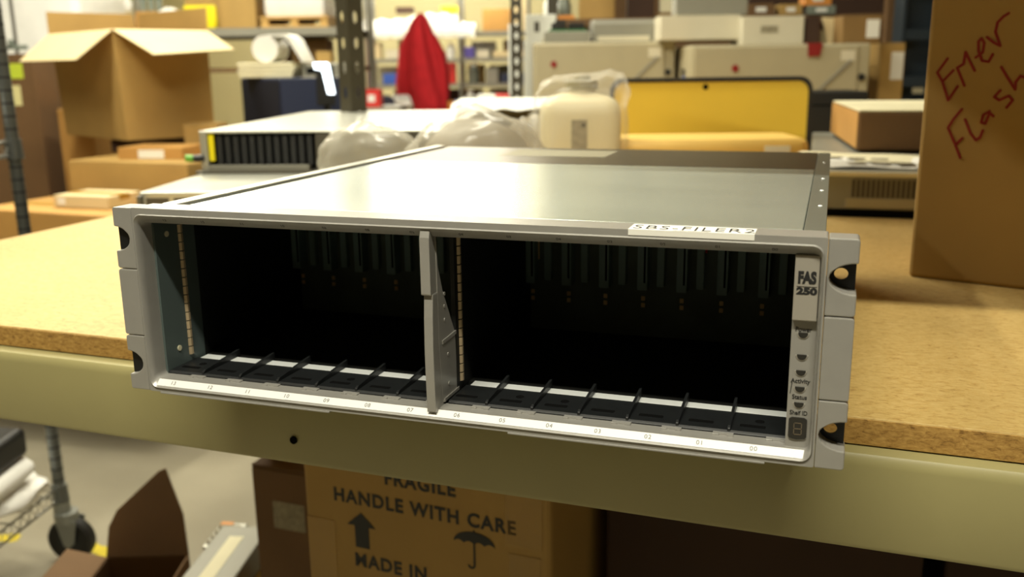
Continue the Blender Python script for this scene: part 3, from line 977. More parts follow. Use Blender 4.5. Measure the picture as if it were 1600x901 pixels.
tag(blob('plastic_bag', 'white_plastic', None, on_cart(-0.10, -0.16, 0.183), 0.115, 0.15, 0.046, 0.25, 6, 3.0), 'white crumpled plastic bag on the bottom shelf of the wire cart', 'plastic bag')
bg = thing('flat_pack', 'flat white bubble-wrapped pack resting on the white bag on the cart', 'packet', on_cart(-0.14, -0.16, 0.246), R(14))
bg.rotation_euler = (R(2), R(2), R(14))
mb = MB()
rings = []
for i in range(5):
    t = (0.0, 0.012, 0.02, 0.028, 0.04)[i]
    k = (0.92, 0.99, 1.0, 0.99, 0.92)[i]
    rings.append([(x*k, y*k, t) for x, y in rrect(-0.15, -0.085, 0.15, 0.085, 0.02)])
mb.loft(rings)
mb.build('wrap', 'white_plastic', bg, smooth=50)
kb = thing('black_module', 'thick black rounded module lying on the wrapped pack on the cart', 'module', on_cart(-0.145, -0.15, 0.290), R(14))
kb.rotation_euler = (R(2), R(2), R(14))
bx('case', 'black_plastic', kb, -0.14, -0.075, 0, 0.14, 0.075, 0.062, 0.014, seg=4)
bx('port', 'dark_hole', kb, 0.02, -0.0758, 0.02, 0.09, -0.0748, 0.045)
tag(blob('cloth_bundle', 'white_plastic', None, on_cart(-0.10, -0.16, 0.936), 0.075, 0.10, 0.05, 0.2, 6, 8.0), 'white bundle on the upper shelf of the wire cart', 'bundle')

# ------------------------------------------------------------------ servers on the left of the bench
lowr = thing('rack_server', 'low silver server lying on the bench behind the disk shelf, under the slotted one', 'server', (-0.508, 0.622, BT), R(15))
bx('case', 'silver_case', lowr, 0.0, 0.0, 0.0, 0.44, 0.80, 0.047, 0.003)
mb = MB()
for i in range(10):
    mb.box(0.012+i*0.042, -0.0012, 0.008, 0.046+i*0.042, 0.0, 0.038)
mb.build('front_vent', 'vent', lowr)
bx('handle', 'cart_post', lowr, 0.002, -0.012, 0.006, 0.008, 0.0, 0.042, 0.001)
srv = thing('blade_server', 'silver server with a row of dark upright blade slots, stacked on the low server', 'server', (-0.573, 0.866, BT+0.0475), R(15))
mb = MB()
mb.box(0, 0.0, 0.0, 0.43, 0.70, 0.003).box(0, 0.02, 0.003, 0.003, 0.70, 0.068).box(0.427, 0.0, 0.003, 0.43, 0.70, 0.068).box(0.003, 0.697, 0.003, 0.427, 0.70, 0.068)
mb.build('case', 'grey_case', srv)
bx('top_cover', 'silver_case', srv, -0.001, -0.004, 0.068, 0.431, 0.70, 0.072, 0.0015)
bx('dark_bay', 'dark_hole', srv, 0.004, 0.045, 0.003, 0.426, 0.06, 0.068)
for i in range(12):
    x = 0.026+i*0.0145
    mb = MB()
    mb.box(x, 0.006, 0.012, x+0.0095, 0.044, 0.064)
    mb.build('blade', 'blade', srv, 0.0012)
mb = MB()
mb.box(0.012, -0.004, 0.004, 0.19, 0.008, 0.013)
mb.build('slot_rail', 'grey_case', srv, 0.001)
bx('front_post', 'silver_case', srv, 0.0, -0.003, 0.003, 0.012, 0.02, 0.068, 0.001)
bx('yellow_label', 'yellow_bright', srv, 0.0135, 0.002, 0.020, 0.0225, 0.006, 0.066)
bx('side_panel', 'vent', srv, 0.202, 0.0, 0.003, 0.427, 0.044, 0.068, 0.002)
lv = MB().tube([(0.004, -0.004, 0.026), (-0.010, -0.014, 0.026)], 0.006, 12).build('release_lever', 'black_plastic', srv)
MB().tube([(-0.010, -0.014, 0.026), (-0.022, -0.018, 0.027)], [0.0065, 0.006], 12).build('lever_tip', 'green', lv, smooth=50, label='bright green tip')
bx('front_sill', 'vent', srv, -0.006, -0.020, 0.0, 0.20, 0.0, 0.004, 0.001)
# clear bags in front of the right half of the server
tag(blob('plastic_bag', 'film_milky', None, (-0.215, 0.80, BT+0.0478), 0.080, 0.050, 0.052, 0.22, 5, 1.2), 'crumpled clear plastic bag on the low server, against the blade slots', 'plastic bag')
pb = thing('padded_bag', 'bulging clear bag of grey beige padding, behind the rear left of the disk shelf', 'plastic bag', (-0.06, 0.86, BT), R(10))
blob('padding', 'foam_grey', pb, (0, 0, 0), 0.092, 0.060, 0.080, 0.06, 4, 2.0)
blob('film', 'film_milky', pb, (0, 0, 0), 0.112, 0.072, 0.090, 0.16, 6, 5.5)
# wrapped unit behind
cu = thing('wrapped_unit', 'grey unit under a white foam sheet, between the slotted server and the jug', 'equipment', (-0.265, 1.77, BT), R(17))
bx('case', 'grey_case', cu, -0.16, -0.02, 0, 0.17, 0.34, 0.112, 0.004)
bx('front_panel', 'vent', cu, -0.15, -0.0225, 0.075, 0.16, -0.02, 0.108, 0.002)
mb = MB()
rings = []
for k in range(13):
    x = -0.19 + 0.40*k/12
    e = 0.004*math.sin(k*2.1)
    g = 0.012*math.sin(PI*k/12)
    rings.append([(x, -0.06+e, 0.106+e+g), (x, -0.045, 0.118+e*0.7+g), (x, 0.0, 0.130+e*0.5+g*0.6), (x, 0.30, 0.134), (x, 0.36, 0.120), (x, 0.36, 0.113), (x, -0.01, 0.113), (x, -0.045, 0.108+e+g)])
mb.loft(rings)
mb.build('foam_cover', 'foam', cu, smooth=40)
tag(blob('plastic_bag', 'film_milky', None, (-0.075, 1.205, BT), 0.050, 0.035, 0.075, 0.3, 6, 9.1), 'small clear crumpled bag just left of the bagged jug', 'plastic bag')

# jug in a clear bag
jug = thing('jug', 'cream plastic jug with a screw cap and a grey label, standing inside a clear bag', 'jug', (0.028, 1.165, BT), R(16))
mb = MB()
prof = [(0.0, 0.90), (0.004, 0.97), (0.012, 1.0), (0.135, 1.0), (0.150, 0.97), (0.160, 0.88), (0.167, 0.72), (0.171, 0.52), (0.173, 0.42)]
mb.loft([[(x*k, y*k, z) for x, y in rrect(-0.073, -0.055, 0.073, 0.055, 0.026)] for z, k in prof])
mb.build('body', 'jug', jug, smooth=40)
MB().cyl((0.004, 0, 0.172), (0.004, 0, 0.182), 0.025, 0.024, 24).build('neck', 'jug', jug, smooth=40)
mb = MB()
mb.cyl((0.004, 0, 0.180), (0.004, 0, 0.196), 0.029, 0.028, 28).cyl((0.004, 0, 0.196), (0.004, 0, 0.204), 0.016, 0.014, 24)
mb.build('cap', 'olive_cap', jug, 0.001)
bx('label', 'jug_label', jug, -0.016, -0.0562, 0.05, 0.012, -0.0548, 0.128)
bx('label_mark', 'ink', jug, 0.003, -0.0566, 0.116, 0.008, -0.0560, 0.122)
bm = bmesh.new()
bmesh.ops.create_icosphere(bm, subdivisions=5, radius=1)
for v in bm.verts:
    n = v.co.normalized()
    q = Vector([math.copysign(abs(t)**0.55, t) for t in n])
    z = 0.103 + q.z*0.103
    s = max(0.0, (z-0.15)/0.06)
    x, y = q.x*0.084, q.y*0.066
    cr = 0.007*noise.noise(n*3) + 0.003*abs(noise.noise(n*7))
    x += cr*(1 if x > 0 else -1)
    y += cr*(1 if y > 0 else -1)
    pull = max(0, n.x)*s
    x += 0.016*pull*2 - 0.004*s
    z += 0.028*pull + 0.010*s*noise.noise(n*4+Vector((3, 1, 0)))
    z += -0.012*max(0, -n.x)*s
    v.co = (x, y, max(0.0005, z))
mb = MB()
mb.bm.free()
mb.bm = bm
bag = mb.build('clear_bag', 'film', None, smooth=35)
bag.location = (0.028, 1.165, BT)
bag.rotation_euler = (0, 0, R(16))
tag(bag, 'clear crumpled bag with a peaked top, pulled over the cream jug', 'plastic bag')

# yellow board with black edging on a yellow tray
yb = thing('yellow_board', 'yellow board with rounded corners and black rubber edging, standing behind the jug', 'board', (0.213, 1.565, BT+0.001), R(17.5))
o_ = rrect(-0.215, 0.0, 0.215, 0.192, 0.028, 8)
i_ = rrect(-0.207, 0.006, 0.207, 0.183, 0.023, 8)
MB().prism(o_, [i_[::-1]], -0.012, 0.012, 'y').build('edging', 'rubber', yb, 0.002)
pn = MB().prism(rrect(-0.2072, 0.0058, 0.2072, 0.1832, 0.023, 8), [], -0.008, 0.008, 'y').build('panel', 'yellow_panel', yb)
MB().cyl((-0.012, -0.0086, 0.172), (-0.012, -0.0075, 0.172), 0.0062, n=20).build('hole', 'dark_hole', pn)
yt = thing('yellow_tray', 'shallow orange yellow wooden tray lying in front of the yellow board', 'tray', (0.215, 1.315, BT), R(17.5))
mb = MB()
rings = [[(x*k, y*k, z) for x, y in rrect(-0.195, -0.085, 0.200, 0.085, 0.022)] for z, k in ((0, 0.97), (0.006, 1.0), (0.070, 1.0), (0.080, 0.985), (0.086, 0.94))]
mb.loft(rings)
mb.build('body', 'orange_wood', yt, smooth=30)
bx('label', 'white_paper', yt, 0.115, -0.0857, 0.062, 0.162, -0.0845, 0.074)

# server under papers on the right
rs = thing('rack_server', 'grey server with a ribbed front vent under loose papers, left of the tall carton', 'server', (0.438, 0.935, BT), R(1))
bx('case', 'grey_case', rs, 0.0, 0.0, 0.0, 0.44, 0.80, 0.067, 0.003)
mb = MB()
for i in range(44):
    mb.box(0.060+i*0.0068, -0.0014, 0.030, 0.0640+i*0.0068, 0.0, 0.055)
mb.build('front_vent', 'vent', rs)
bx('lower_panel', 'beige', rs, 0.052, -0.002, 0.014, 0.40, 0.0, 0.028, 0.001)
bx('skirt', 'dark_hole', rs, 0.004, -0.0015, 0.001, 0.43, 0.0, 0.012)
bx('top_lip', 'cream_paper', rs, 0.01, -0.006, 0.0602, 0.43, 0.0, 0.067, 0.001)
for k, (px, py, pr, lab) in enumerate(((0.555, 1.06, 0.15, 'printed sheet of paper on the grey server, in front of the pale flat carton'), (0.50, 1.13, -0.2, 'loose greenish paper sheet on the grey server, under the edge of another sheet'))):
    p_ = thing('paper_sheet', lab, 'paper', (px, py, BT+0.0674+0.0004*k), pr)
    mb = MB()
    rings = []
    for i in range(8):
        x = -0.10+0.20*i/7
        z = 0.0016*(1+math.sin(i*1.3+k))
        rings.append([(x, -0.08, z), (x, 0.08, z*0.5), (x, 0.08, z*0.5+0.0004), (x, -0.08, z+0.0004)])
    mb.loft(rings)
    mb.build('sheet', 'white_paper' if k == 0 else 'cream_paper', p_)
    mb = MB()
    for i in range(4):
        mb.box(-0.07+0.035*i, -0.055+0.01*(i % 2), 0.0037, -0.045+0.035*i, -0.025, 0.0040)
    mb.build('print', 'jug_label', p_)
carton('flat carton with a pale top painted as lit, lying on the papers beside the tall carton', (0.507, 1.215, BT+0.0735), R(6), 0.24, 0.42, 0.068, 'kraft_brown', tape=False)
fc = [o for o in bpy.data.objects if o.get('label', '').startswith('flat carton with a pale top')][0]
for ch in list(fc.children):  # light falling on the top is put into the flap colour
    if ch.name.startswith('flap'):
        ch.data.materials.clear()
        ch.data.materials.append(M['cream_paper'])
bx('lit_end_panel', 'kraft_orange', fc, -0.1208, -0.207, 0.003, -0.120, 0.207, 0.064)  # lit left end, painted in a lighter card colour
bk = thing('black_case', 'black equipment case standing behind the right end of the yellow board', 'case', (0.455, 1.93, BT), R(16))
bx('body', 'rubber', bk, -0.09, -0.06, 0, 0.075, 0.10, 0.153, 0.004)
bx('lid_line', 'dark_hole', bk, -0.088, -0.0605, 0.12, 0.073, -0.06, 0.123)


# beige cabinets
def cabinet(label, x, y, rot, w_, d_, h_, kx=0.065):
    t = thing('beige_cabinet', label, 'cabinet', (x, y, BT), rot, 'beige cabinets on the rear bench')
    bx('body', 'beige', t, 0, 0, 0, w_, d_, h_, 0.006)
    bx('front_panel', 'beige', t, 0.008, -0.006, 0.006, w_-0.035, 0.0, h_-0.006, 0.003)
    MB().cyl((kx, -0.0095, h_-0.066), (kx, -0.006, h_-0.066), 0.010, n=20).build('red_knob', 'dark_red', t)
    MB().cyl((w_-0.022, -0.006, h_-0.095), (w_-0.022, 0.0, h_-0.095), 0.010, n=20).build('lock', 'rubber', t)
    bx('sticker', 'white_box', t, w_-0.085, -0.0068, h_-0.048, w_-0.045, -0.006, h_-0.020)
    T = Matrix.Translation((w_-0.110, -0.010, h_-0.100)) @ Matrix.Rotation(-R(44), 4, 'Y')
    mb = MB(T)
    mb.box(-0.075, 0.0, -0.004, 0.075, 0.004, 0.004)
    mb.build('stay_bar', 'grey_case', t)
    return t


cabinet('beige steel cabinet with a red knob, the one behind the bagged jug', -0.442, 2.388, R(17.5), 0.447, 0.42, 0.290)
cabinet('beige steel cabinet with a red knob, the one behind the black case', 0.068, 2.292, R(16.5), 0.510, 0.42, 0.272, 0.125)
# things on the cabinets
CZ1, CZ2 = BT+0.2902, BT+0.2722
gu = thing('grey_unit', 'grey flat unit with a sloping top standing on the left beige cabinet', 'equipment', (-0.20, 2.60, CZ1), R(17.5))
MB().prism([(-0.05, 0), (0.14, 0), (0.14, 0.074), (-0.030, 0.072), (-0.05, 0.060)], [], -0.10, 0.095, 'x').build('case', 'grey_case', gu, 0.004)
bx('pale_lip', 'white_box', gu, -0.085, -0.0525, 0.004, 0.08, -0.05, 0.020)
pc = thing('circuit_module', 'open circuit module with a green board, on the left beige cabinet', 'circuit module', (-0.372, 2.54, CZ1), R(17.5))
bx('tray', 'grey_case', pc, -0.075, -0.05, 0, 0.070, 0.12, 0.036, 0.002)
b_ = bx('circuit_board', 'pcb_green', pc, -0.060, -0.045, 0.036, 0.062, 0.11, 0.042)
mb = MB()
mb.box(-0.04, -0.035, 0.042, -0.005, 0.0, 0.072).box(0.005, -0.02, 0.042, 0.055, 0.05, 0.064).box(-0.05, 0.03, 0.042, -0.01, 0.08, 0.066)
mb.build('heat_sink', 'rubber', b_, 0.002)
wp = thing('foam_board', 'white stepped panel with a small dark window, propped beside the left beige cabinet', 'panel', (-0.588, 2.80, FZ), R(17.5))
mb = MB()
mb.prism([(-0.016, 0), (0.016, 0), (0.016, 1.14), (0.05, 1.14), (0.055, 1.165), (0.10, 1.18), (0.10, 1.245), (-0.010, 1.245), (-0.010, 1.155), (-0.016, 1.15)], [], -0.01, 0.01, 'y')
mb.build('panel', 'white_case', wp, 0.003)
bx('window', 'vent', wp, 0.022, -0.0108, 1.185, 0.040, -0.01, 1.220)
wq = thing('white_locker', 'tall white cabinet edge standing just left of the slotted post', 'panel', (-0.725, 3.05, FZ), R(17.5))
bx('panel', 'white_case', wq, -0.022, -0.01, 0, 0.022, 0.20, 1.225, 0.004)
bx('hinge', 'grey_case', wq, -0.022, -0.013, 0.9, -0.016, -0.01, 0.96)
# cabinet 2 and the long white cartons spanning both
carton('long off white carton bridging the two beige cabinets', (-0.050, 2.44, CZ1), R(17.5), 0.245, 0.16, 0.074, 'white_box', tape=False)
carton('off white carton with a grey printed mark, on the right beige cabinet', (0.192, 2.462, CZ2), R(17.5), 0.185, 0.16, 0.084, 'white_box', tape=False, sticker=(0.30, 0.42, 0.58, 0.66), stickm='jug_label')
carton('grey flat carton stacked on the long off white carton', (-0.012, 2.49, CZ1+0.0748), R(17.5), 0.22, 0.10, 0.10, 'grey_case', tape=False)
carton('narrow dark carton wedged beside the marked off white carton', (0.374, 2.525, CZ2), R(17.5), 0.040, 0.12, 0.080, 'dark_brown', tape=False)
wdg = thing('paper_wedge', 'pale yellow paper cone standing between the dark carton and the brown carton', 'paper', (0.440, 2.58, CZ2), R(17.5))
MB().prism([(-0.006, 0), (0.008, 0), (0.020, 0.076), (-0.024, 0.080)], [], -0.006, 0.006, 'y').build('sheet', 'kraft_pale', wdg, 0.001)
rt_ = thing('red_tag', 'small red tag hanging over the front of the right beige cabinet', 'tag', (0.402, 2.388, BT), R(16.5))
mb = MB()
mb.prism([(-0.018, 0.236), (0.016, 0.238), (0.022, 0.2725), (-0.020, 0.2725)], [], -0.0095, -0.0075, 'y')
mb.box(-0.020, -0.0095, 0.2725, 0.022, 0.03, 0.2740)
mb.build('tag', 'dark_red', rt_)
carton('brown carton with a white label, on the right end of the beige cabinet', (0.475, 2.50, CZ2), R(17.5), 0.115, 0.12, 0.080, 'kraft_dark', tape=False, sticker=(0.62, 0.2, 0.95, 0.85))
carton('upright brown carton with a white label, right of the beige cabinet', (0.592, 2.64, BT), R(17.5), 0.075, 0.12, 0.275, 'kraft', tape=False, sticker=(0.45, 0.60, 0.95, 0.90))
bt_ = thing('spray_bottle', 'small blue and dark bottle in the gap between the two beige cabinets', 'bottle', (0.033, 2.42, BT), 0)
mb = MB()
mb.loft([[(r_*math.cos(2*PI*k/16), r_*math.sin(2*PI*k/16), z) for k in range(16)] for z, r_ in ((0, 0.018), (0.15, 0.018), (0.17, 0.010), (0.185, 0.009))])
mb.build('bottle_body', 'blue', bt_, smooth=40)
MB().cyl((0, 0, 0.185), (0, 0, 0.205), 0.011, n=14).build('bottle_cap', 'rubber', bt_)
# dark blue upright column
col_ = thing('rack_upright', 'dark blue steel rack upright behind the tall carton', 'rack post', (0.735, 3.20, FZ), R(15))
mb = MB()
for a in ((-0.075, -0.05, -0.062, 0.05), (0.062, -0.05, 0.075, 0.05), (-0.062, 0.038, 0.062, 0.05)):
    mb.box(a[0], a[1], 0.006, a[2], a[3], 2.4)
mb.build('channel', 'blue_rack', col_, 0.002)
for z in (0.75, 0.98, 1.14, 1.34):
    bx('brace', 'blue_rack', col_, -0.062, -0.045, z, 0.062, -0.035, z+0.035)
bx('base_plate', 'blue_rack', col_, -0.09, -0.07, 0, 0.09, 0.07, 0.006)
bx('label', 'beige', col_, -0.020, -0.047, 0.955, 0.018, -0.045, 0.975)
bp_ = thing('rack_upright', 'narrow brown rack upright left of the dark blue one', 'rack post', (0.648, 3.42, FZ), R(15))
MB().prism([(-0.02, -0.02), (0.02, -0.02), (0.02, 0.02), (-0.02, 0.02)], [], 0.0, 2.4, 'z').build('post', 'kraft_brown', bp_, 0.002)
bx('base_plate', 'kraft_brown', bp_, -0.04, -0.04, 0, 0.04, 0.04, 0.005)

# ------------------------------------------------------------------ rack behind the cabinets
sr = thing('storage_rack', 'dark storage rack behind the beige cabinets, its shelf full of small boxes', 'rack', (0.14, 3.82, FZ), R(14))
SZ = 0.395
bx('shelf_deck', 'kraft_brown', sr, -0.90, -0.45, SZ-FZ-0.03, 1.6, 0.45, SZ-FZ, 0.002)
for x in (-0.88, 1.56):
    for y in (-0.43, 0.43):
        bx('rack_post', 'post', sr, x-0.02, y-0.02, 0, x+0.02, y+0.02, 2.3)
bx('lower_deck', 'kraft_brown', sr, -0.86, -0.45, 0.10, 1.54, 0.45, 0.13)
Z = SZ + 0.0005
carton('tan carton with a darker lower half, on the rack behind the grey unit', (-0.60, 3.56, Z), R(14), 0.155, 0.14, 0.17, 'kraft')
carton('very dark carton between two brown ones on the rack behind the cabinets', (-0.40, 3.62, Z), R(14), 0.115, 0.14, 0.18, 'dark_brown', tape=False)
carton('low brown carton holding up a cream packet on the dark rack', (-0.275, 3.65, Z), R(14), 0.10, 0.12, 0.035, 'kraft_dark', tape=False)
carton('cream packet on top of the low brown carton on the dark rack', (-0.265, 3.66, Z+0.036), R(14), 0.080, 0.08, 0.11, 'cream_paper', tape=False, name='packet', cat='packet')
for k, (x, y, m_, lab) in enumerate(((-0.70, 3.47, 'white_case', 'white jar at the left end of the dark rack shelf'), (-0.66, 3.55, 'glass_grey', 'grey glass jar next to the tan carton on the dark rack'))):
    j = thing('jar', lab, 'jar', (x, y, Z), 0)
    mb = MB()
    mb.loft([[(r_*math.cos(2*PI*q/18), r_*math.sin(2*PI*q/18), z) for q in range(18)] for z, r_ in ((0, 0.026), (0.01, 0.029), (0.075, 0.029), (0.09, 0.022), (0.10, 0.022))])
    mb.build('jar_body', m_, j, smooth=40)
    MB().cyl((0, 0, 0.10), (0, 0, 0.122), 0.025, n=18).build('jar_lid', 'kraft_pale', j)
carton('orange flat packet lying beside the white jar on the dark rack', (-0.66, 3.39, Z), R(14), 0.085, 0.06, 0.024, 'orange', tape=False, name='packet', cat='packet')
carton('dark brown carton behind the parts trays on the dark rack', (0.10, 3.70, Z), R(14), 0.26, 0.2, 0.20, 'dark_brown', tape=False)
carton('large dark brown carton at the right end of the dark rack', (0.42, 3.66, Z), R(14), 0.30, 0.25, 0.24, 'dark_brown', tape=False)


def tray(label, x, y, z, rot, w_, d_, h_, m_):
    t = thing('parts_tray', label, 'tray', (x, y, z), rot)
    mb = MB()
    mb.box(-w_/2, -d_/2, 0, w_/2, d_/2, 0.004).box(-w_/2, -d_/2, 0.004, w_/2, -d_/2+0.004, h_).box(-w_/2, d_/2-0.004, 0.004, w_/2, d_/2, h_)
    mb.box(-w_/2, -d_/2+0.004, 0.004, -w_/2+0.004, d_/2-0.004, h_).box(w_/2-0.004, -d_/2+0.004, 0.004, w_/2, d_/2-0.004, h_)
    mb.build('bin', m_, t, 0.001)
    bx('bin_label', 'white_paper', t, -w_*0.2, -d_/2-0.0008, h_*0.3, w_*0.2, -d_/2, h_*0.7)
    return t


tray('brown parts tray on the dark rack above the marked off white carton', 0.165, 3.42, Z, R(14), 0.10, 0.10, 0.045, 'kraft_brown')
tray('beige parts tray in the middle of the dark rack shelf', 0.275, 3.44, Z, R(14), 0.085, 0.10, 0.040, 'kraft')
tray('grey green parts tray on the dark rack, under the orange tray', 0.385, 3.47, Z, R(14), 0.105, 0.12, 0.033, 'glass_grey')
tray('orange tray stacked on the grey green parts tray', 0.372, 3.47, Z+0.0336, R(14), 0.10, 0.11, 0.05, 'orange')
carton('big dark carton standing on the floor behind the dark rack', (0.55, 4.5, FZ), R(10), 1.2, 0.6, 1.9, 'dark_brown', tape=False)
carton('big brown carton on the floor, behind the left end of the dark rack', (-0.75, 4.75, FZ), R(10), 1.15, 0.6, 1.75, 'kraft_brown', tape=False)

# ------------------------------------------------------------------ left: carton pile
pt = thing('platform_table', 'low brown platform table carrying the carton pile beside the workbench end', 'table', (-1.80, 1.90, FZ), 0)
bx('tabletop', 'kraft_brown', pt, -0.62, -0.46, 0.36, 0.47, 0.42, 0.40, 0.004)
for x in (-0.55, 0.42):
    for y in (-0.10, 0.36):
        bx('leg', 'kraft_brown', pt, x-0.03, y-0.03, 0, x+0.03, y+0.03, 0.36)
PZ = FZ + 0.4005
carton('wide brown carton under the pile, carrying the flat orange carton', (-1.735, 1.765, PZ), R(-1), 0.44, 0.62, 0.405, 'kraft')
carton('flat orange brown carton with a white label, under the open carton', (-1.60, 1.83, -0.0445), R(10), 0.21, 0.15, 0.036, 'kraft_orange', tape=False, sticker=(0.32, 0.1, 0.72, 0.8))
carton('thin dark carton squeezed below the open carton', (-1.80, 2.03, -0.0445), R(28), 0.24, 0.28, 0.042, 'dark_brown', tape=False)
big = thing('open_carton', 'large open brown carton with pale flaps spread, on top of the carton pile', 'carton', (-1.845, 2.19, 0.0005), 0)
P0, PL, PR, PB = Vector((-1.669, 1.96)), Vector((-2.110, 2.168)), Vector((-1.530, 2.225)), Vector((-1.971, 2.433))
cen = (P0+PL+PR+PB)/4
big.location = (cen.x, cen.y, 0.0005)
q = [v-cen for v in (P0, PR, PB, PL)]
hh = 0.345
lean = Vector((-0.012, 0.0))
mb = MB()


def ringq(s, z, dx=0):
    return [(v.x*s + lean.x*z/hh, v.y*s, z) for v in q]


mb.loft([ringq(1.0, 0.0), ringq(1.045, hh)], True, False)
inn = [mb.v(p) for p in ringq(1.02, hh)]
bot = [mb.v(p) for p in ringq(0.98, 0.006)]
mb.bm.verts.ensure_lookup_table()
top = [mb.bm.verts[i] for i in range(4, 8)]
for i in range(4):
    j = (i+1) % 4
    mb.face([top[i], top[j], inn[j], inn[i]])
    mb.face([inn[i], inn[j], bot[j], bot[i]])
mb.face(bot)
mb.build('body', 'kraft', big, 0.0015)


def flap(a, b, out, drop, ln, taper=0.03, far=1.0, m='kraft_in'):
    """a,b: rim corners (3-D); out: horizontal unit vector outwards"""
    a, b = Vector(a), Vector(b)
    d = (b-a).normalized()
    o_ = (Vector((out[0], out[1], 0))*math.cos(drop) + Vector((0, 0, -math.sin(drop))))*ln
    n_ = d.cross(o_).normalized()*0.003
    ob = o_*far
    mb = MB()
    mb.loft([[a, b, b+ob-d*taper*0.3, a+o_+d*taper], [a+n_, b+n_, b+ob-d*taper*0.3+n_, a+o_+d*taper+n_]])
    return mb.build('flap', m, big, 0.0008)


rim = ringq(1.047, hh+0.001)
eR = (PR-P0).normalized()
eL = (PL-P0).normalized()
flap(rim[3], rim[0], -eR, R(38), 0.150)     # left-front face flap
flap(rim[0], rim[1], -eL, R(20), 0.235, 0.02, 0.80)
flap(rim[1], rim[2], eR, R(-84), 0.075, 0.01, 1.0, 'kraft')
flap(rim[2], rim[3], eL, R(-84), 0.075, 0.01, 1.0, 'kraft')
carton('small crumpled tan carton on the pile, right below the open carton', (-1.50, 2.02, -0.0445), R(20), 0.11, 0.12, 0.095, 'kraft', tape=False)
carton('pale buff flat carton at the front of the carton pile', (-1.588, 1.545, -0.150), R(1), 0.185, 0.135, 0.034, 'kraft_pale', sticker=(0.08, 0.25, 0.22, 0.8))
carton('wide low brown carton in front of the pile, carrying the pale buff carton', (-1.80, 1.475, PZ), R(-3), 0.62, 0.26, 0.298, 'kraft_orange')
lowc = carton('brown carton beside the wire cart with white tape scraps on its front', (-2.38, 1.53, PZ), R(-8), 0.52, 0.12, 0.22, 'kraft', tape=False)
for k, (x, z, r_) in enumerate(((0.10, 0.185, 0.02), (0.18, 0.17, 0.014), (0.02, 0.15, 0.016))):
    tmp = MB().prism(ellipse(x, z, r_*1.6, r_, 9), [], -0.0615, -0.06, 'y').build('tape_scrap', 'white_paper', lowc)
tc_ = carton('tall brown carton with two sticky notes, behind the wire cart post', (-2.680, 2.235, FZ), R(18), 0.31, 0.40, 1.135, 'kraft_brown', tape=False)
bx('sticky_note', 'lime', tc_, 0.045, -0.2012, 1.045, 0.113, -0.2, 1.10, label='lime green sticky note')
bx('sticky_note', 'pale_note', tc_, 0.050, -0.2012, 0.945, 0.095, -0.2, 1.02, label='pale yellow sticky note')
carton('narrow orange brown carton between the tall carton and the pile', (-2.33, 2.36, FZ), R(10), 0.14, 0.2, 0.93, 'kraft_orange', tape=False)
carton('tall dark brown carton behind the open carton, seen past its left side', (-2.56, 2.78, FZ), R(18), 0.36, 0.25, 1.12, 'dark_brown', tape=False)

# white wrapped loads behind the tall carton
wl = thing('wrapped_load', 'white film wrapped load on a pallet at the far left behind the tall carton', 'pallet load', (-3.65, 3.45, FZ), R(20))
bx('pallet', 'pine', wl, -0.45, -0.3, 0, 0.55, 0.4, 0.12)
mb = MB()
rings = []
for k in range(9):
    z = 0.121 + 1.53*k/8
    rings.append([(x*(1+0.015*math.sin(k*3+x*20)), y*(1+0.015*math.cos(k*2+y*9)), z) for x, y in rrect(-0.42, -0.28, 0.50, 0.38, 0.05)])
mb.loft(rings)
mb.build('wrapping', 'white_plastic', wl, smooth=45)
pl2 = thing('wire_stand', 'thin grey pole with clips in front of the white wrapped load', 'stand', (-3.16, 3.02, FZ), R(18))
MB().cyl((0, 0, 0.012), (0, 0, 1.6), 0.009, n=12).build('pole', 'chrome', pl2)
MB().cyl((0, 0, 0), (0, 0, 0.012), 0.12, 0.11, 24).build('base', 'cart_post', pl2)
mb = MB()
mb.box(-0.05, -0.012, 1.17, 0.05, 0.012, 1.19).box(-0.03, -0.02, 1.19, -0.01, 0.02, 1.215)
mb.build('clip', 'glass_grey', pl2, 0.002)

# ------------------------------------------------------------------ pallet rack aisle
pr = thing('pallet_rack', 'grey pallet rack with a loaded shelf beyond the open carton', 'rack', (-2.85, 4.45, FZ), R(18))
DZ = 0.44
bx('shelf_beam', 'rack_grey', pr, -0.78, -0.36, DZ-FZ-0.045, 0.66, -0.33, DZ-FZ-0.004, 0.002)
bx('shelf_beam', 'rack_grey', pr, -0.78, 0.33, DZ-FZ-0.045, 0.66, 0.36, DZ-FZ-0.004)
bx('shelf_deck', 'rack_grey', pr, -0.78, -0.36, DZ-FZ-0.004, 0.66, 0.36, DZ-FZ)
bx('lower_deck', 'kraft_brown', pr, -0.78, -0.36, 0.20-FZ, 0.66, 0.36, 0.225-FZ)
for x in (-0.79, 0.67):
    for y in (-0.34, 0.34):
        bx('rack_post', 'rack_grey', pr, x-0.018, y-0.018, 0, x+0.018, y+0.018, 2.3, 0.002)
RT = Matrix.Translation((-2.85, 4.45, 0)) @ Matrix.Rotation(R(18), 4, 'Z')


def on_rack(x, y, z):
    return RT @ Vector((x, y, z))


